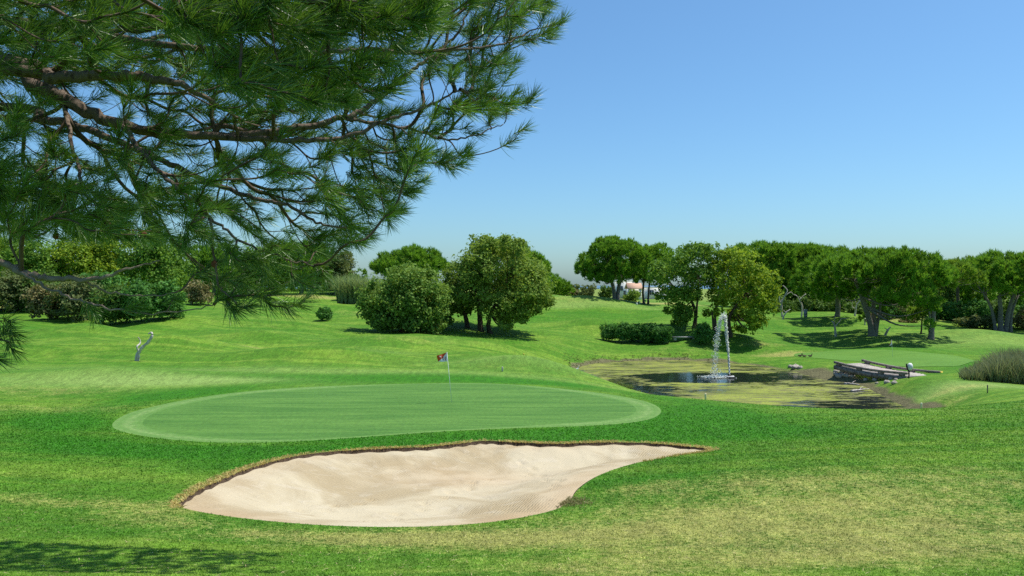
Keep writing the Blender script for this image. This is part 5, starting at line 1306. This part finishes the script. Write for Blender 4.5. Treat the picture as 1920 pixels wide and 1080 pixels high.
# stones on the bank
rock_me = []
for k in range(4):
    mb = MB().ball((0, 0, 0), 1.0, 9, 6); v = mb.v[0]; v *= (1 + .16 * np.sin(v[:, :1] * 3 + k) + .14 * np.sin(v[:, 1:2] * 4 + k * 2)) ; v *= [1, .8, .55]
    v += rng.normal(0, .04, v.shape); mb.v[0] = v; rock_me.append(mb.mesh('stone', M['rock']))
spots = [(1492, 690, .5), (1500, 691, .32), (1484, 689, .3)] + [(rng.uniform(1566, 1612), rng.uniform(692, 708), rng.uniform(.14, .38)) for _ in range(22)] + [(rng.uniform(1622, 1680), rng.uniform(708, 720), rng.uniform(.12, .28)) for _ in range(10)] + [(1662, 706, .3), (1668, 709, .22)]
for i, (px, py, sz) in enumerate(spots):
    Ds = np.linspace(50, 78, 113); X = (px - CX) / F * Ds; pyy = HY + (CZ - np.maximum(H(X, Ds), W_Z - .05)) * F / Ds
    D = Ds[np.argmin(np.abs(pyy - py))]; x = (px - CX) / F * D
    o = bpy.data.objects.new('stone', rock_me[i % 4]); COL.objects.link(o)
    o.location = (x, D, max(h1(x, D), W_Z - .05) + sz * .12); o.rotation_euler = (rng.uniform(-.2, .2), rng.uniform(-.2, .2), rng.uniform(0, 6)); o.scale = (sz, sz, sz)
    if i < 3: tag(o, ['larger flat pale stone on the mud of the far pond edge', 'smaller stone touching the right of the flat far stone', 'smaller stone touching the left of the flat far stone'][i], 'stone', 'stones on the pond edge')
    else: tag(o, 'pale rough stone in the rubble around the mouth of the bridge', 'stone', 'rubble at the bridge')

# ------------------------------------------------------------------ reeds
mb = MB(); n = 1500
px = 1800 + 250 * rng.uniform(0, 1, n) ** 0.8; D = rng.uniform(51.5, 57.5, n); x = (px - CX) / F * D
hgt = 0.55 + 1.35 * sstep(1800, 1900, px)
for lo, hi in ((0, .8), (.8, 1.2), (1.2, 1.6), (1.6, 2.5)):
    m = (hgt >= lo) & (hgt < hi)
    if m.any(): blades(mb, np.column_stack([x[m], D[m], H(x[m], D[m])]), 9, hgt[m].mean() * 1.1, 0.20, 0.022, 0.22)
o = mb.build('reed_bed', M['reed']); tag(o, 'dense grey-green reed bed at the right edge of the picture', 'reeds', kind='stuff')
mb = MB(); n = 260
px = rng.uniform(1095, 1185, n); D = rng.uniform(47, 53, n); x = (px - CX) / F * D; m = (H(x, D) > W_Z - .1) & (H(x, D) < W_Z + 1.2); x, D = x[m], D[m]
if len(x): blades(mb, np.column_stack([x, D, H(x, D)]), 8, 0.42, 0.5, 0.014, 0.5)
o = mb.build('dry_sedge', M['bush_grey']); tag(o, 'dry grey-brown sedge on the near left bank of the pond', 'sedge', kind='stuff')
# ragged sedge along the far rim
mb = MB(); n = 900; i = rng.integers(0, len(pond), n); q = pond[i] + rng.normal(0, .35, (n, 2)) + unit(pond[i] - pond.mean(0)) * rng.uniform(-.1, 1.1, (n, 1))
zz = H(q[:, 0], q[:, 1]); m = (zz > W_Z - .05) & (q[:, 0] < 21); q = q[m]; zz = zz[m]
blades(mb, np.column_stack([q, zz]), 5, 0.24, 0.7, 0.014, 0.5)
o = mb.build('bank_grass', M['bush_grey']); tag(o, 'ragged grey-brown grass along the muddy rim of the pond', 'grass', kind='stuff')

# ------------------------------------------------------------------ dead trees
def dead(name, D, lines, label, cat='dead tree', group=None):
    s = D / F; L = [np.array([np.append(P(a, b_, D), r * s) for a, b_, r in ln]) for ln in lines]
    base = np.array([L[0][0][0], D, h1(L[0][0][0], D)])
    r_ = empty(name, base, label, cat, group)
    L[0][0][2] = base[2] - .08
    for i, l in enumerate(L):
        l[1:, 1] += rng.normal(0, .12, len(l) - 1) if i else 0
        p = arc(l, 5); p[:, :3] += rng.normal(0, .008, p[:, :3].shape) ; p[:, 3] = np.maximum(p[:, 3] * rng.uniform(.85, 1.15, len(p)), .008)
        MB().tube(p[:, :3], p[:, 3], 7).build('trunk' if i == 0 else 'branch', M['dead'], r_, smooth=True)
dead('dead_stump', 51.5, [[(256, 677, 4.2), (259, 662, 3.6), (266, 652, 3.0), (277, 642, 2.6), (285, 630, 2.4), (284, 624, 1.6), (278, 626, 1.2)], [(260, 660, 1.8), (259, 650, 1.5), (262, 642, 1.3), (259, 632, .8)]], 'bleached forked snag standing alone on the left fairway')
dead('dead_stump', 96, [[(1567, 630, 2.2), (1566, 618, 2.0), (1564, 608, 1.6), (1560, 602, 1.2)], [(1566, 612, 1.2), (1572, 604, .9), (1580, 598, .7), (1590, 597, .4)], [(1565, 609, .9), (1564, 598, .7), (1566, 593, .4)]], 'small forked dead tree in the shadow left of the large trunk', group='bare dead wood')
dead('dead_stump', 95, [[(1659, 632, 2.2), (1663, 622, 2.0), (1667, 616, 1.4), (1670, 613, 1.0)], [(1663, 622, 1.1), (1661, 617, .8), (1659, 615, .5)]], 'short forked stump in the shadow right of the large trunk', group='bare dead wood')
dead('dead_tree', 118, [[(1467, 584, 2.2), (1465, 570, 1.8), (1470, 558, 1.5), (1476, 545, 1.1), (1468, 535, .7)], [(1465, 572, 1.2), (1461, 560, .9), (1464, 550, .6)], [(1472, 555, 1.0), (1482, 548, .8), (1488, 552, .5), (1496, 556, .3)]], 'leftmost whitened dead tree, twisted, at the edge of the wood', group='bare dead wood')
dead('dead_tree', 119, [[(1503, 586, 1.8), (1504, 574, 1.5), (1499, 564, 1.2), (1503, 558, .9), (1511, 551, .6)], [(1500, 564, .8), (1494, 555, .6), (1490, 552, .4)]], 'second whitened dead tree, slimmer, left of the grey bin', group='bare dead wood')
dead('dead_stump', 112, [[(1468, 604, 1.8), (1470, 592, 1.4), (1476, 584, 1.1), (1482, 580, .7)], [(1474, 586, .8), (1469, 582, .5)]], 'thin crooked snag on the turf below the twisted dead tree', group='bare dead wood')
dead('dead_tree', 116, [[(1602, 596, 2.2), (1604, 584, 1.9), (1606, 573, 1.5), (1612, 562, 1.0), (1610, 555, .6)], [(1604, 580, 1.1), (1598, 574, .8), (1597, 566, .5)], [(1606, 572, .9), (1602, 560, .6)]], 'whitened dead tree just left of the large pine trunk', group='bare dead wood')
dead('dead_stump', 108, [[(1622, 610, 1.4), (1621, 600, 1.2), (1619, 592, .8)], [(1621, 602, .7), (1624, 596, .4)]], 'thin pale snag close against the left of the large trunk', group='bare dead wood')

# ------------------------------------------------------------------ birds
def bird(px, py, D, kind, face, label):
    x = (px - CX) / F * D; z = max(h1(x, D), W_Z); b = np.array([x, D, z])
    r_ = empty('egret' if kind == 'egret' else 'duck', b, label, 'bird', None if kind == 'egret' else 'ducks on the pond edge')
    f = face
    if kind == 'duck':
        spine = arc([(-.27 * f, 0, .20), (-.16 * f, 0, .19), (0, 0, .17), (.13 * f, 0, .19), (.19 * f, 0, .27), (.20 * f, 0, .36), (.235 * f, 0, .41), (.28 * f, 0, .405)], 5); rad = np.interp(np.linspace(0, 1, len(spine)), [0, .1, .3, .48, .6, .72, .86, 1], [.012, .065, .115, .10, .05, .036, .052, .02])
        legs = .10; m = M['feather_brown']
    else:
        spine = arc([(-.20 * f, 0, .17), (-.10 * f, 0, .22), (0, 0, .26), (.08 * f, 0, .32), (.05 * f, 0, .40), (.09 * f, 0, .47), (.13 * f, 0, .48), (.17 * f, 0, .475)], 5); rad = np.interp(np.linspace(0, 1, len(spine)), [0, .15, .3, .45, .58, .72, .85, 1], [.01, .055, .07, .045, .022, .02, .032, .012])
        legs = .20; m = M['feather_white']
    spine = spine * .85; rad = rad * .85; legs *= .85
    MB().tube(b + spine, rad, 9).build('body', m, r_, smooth=True)
    e = b + spine[-1]
    MB().tube([e - [.01 * f, 0, 0], e + [.035 * f, 0, -.008], e + [.075 * f, 0, -.014]], [.014, .012, .004], 6).build('bill', M['bill'], r_)
    for s_ in (-1, 1):
        MB().tube([b + [.01 * f, s_ * .035, legs], b + [.02 * f, s_ * .035, legs * .5], b + [.01 * f, s_ * .035, -.01], b + [.06 * f, s_ * .035, .0]], .009, 5).build('leg', M['bill'] if kind == 'duck' else M['dark'], r_)
bird(1500, 670, 79.5, 'duck', 1, 'brown duck on the left of the three by the far pond edge')
bird(1508.5, 673.5, 78.6, 'duck', -1, 'brown duck in the middle of the three by the far pond edge')
bird(1519, 673, 78.4, 'duck', 1, 'brown duck on the right of the three by the far pond edge')
bird(1082.5, 692, 53.5, 'egret', 1, 'small white egret at the left tip of the pond')

# ------------------------------------------------------------------ houses behind the hill pines
def house(cx, D, w, d, h, label, roof=True, wins=((-.3, .55), (.25, .55)), zoff=0):
    x = (cx - CX) / F * D; b = np.array([x, D, h1(x, D) + zoff])
    r_ = empty('house', b, label, 'house', 'white houses behind the pines')
    MB().box(b + [0, 0, h / 2 - .5], (w, d, h + 1)).build('wall', M['plaster'], r_)
    if roof:
        e = .3; y0, y1 = D - d / 2 - e, D + d / 2 + e; x0, x1 = x - w / 2 - e, x + w / 2 + e; z0 = b[2] + h; z1 = z0 + .26 * d; T = .14
        v = [[x0, y0, z0], [x1, y0, z0], [x1, D, z1], [x0, D, z1], [x0, y1, z0], [x1, y1, z0]]; v = v + [[q[0], q[1], q[2] + T] for q in v]
        f = [[0, 1, 2], [0, 2, 3], [3, 2, 5], [3, 5, 4], [6, 8, 7], [6, 9, 8], [9, 11, 8], [9, 10, 11], [0, 6, 7], [0, 7, 1], [4, 5, 11], [4, 11, 10], [0, 3, 9], [0, 9, 6], [3, 4, 10], [3, 10, 9], [1, 7, 8], [1, 8, 2], [2, 8, 11], [2, 11, 5]]
        ro = MB().add(v, f).build('roof', M['tile'], r_)
        MB().box((x + w * .28, D, z1 + .25), (.5, .5, 1.1)).build('chimney', M['plaster'], ro)
    else:
        MB().box(b + [0, 0, h + .12], (w + .3, d + .3, .25)).build('parapet', M['plaster'], r_)
    for u, k in wins:
        wz = b[2] + h * k; wx = x + u * w
        o = MB().box((wx, D - d / 2 - .02, wz), (.95, .06, 1.15)).build('window', M['glass'], r_)
        MB().box((wx, D - d / 2 - .07, wz - .64), (1.15, .14, .1)).build('sill', M['plaster'], o)
        MB().box((wx, D - d / 2 - .055, wz), (.05, .03, 1.1)).build('mullion', M['white'], o)
    MB().box((x - w * .02, D - d / 2 - .02, b[2] + .95), (.95, .06, 1.9)).build('door', M['wood'], r_)
house(1170, 205, 4.0, 6, 4.2, 'white flat-roofed house left of the tiled roof, behind the twin-trunk pine', False, ((-.3, .6), (.2, .6), (.38, .6)))
house(1188, 190, 3.0, 5, 2.4, 'low white house with orange tiled roof behind the hilltop pines', True, ((-.3, .5), (.3, .5)))
house(1228, 198, 4.5, 6, 2.8, 'white house glimpsed right of the thin dark trunks', False, ((-.3, .6), (.25, .6)))
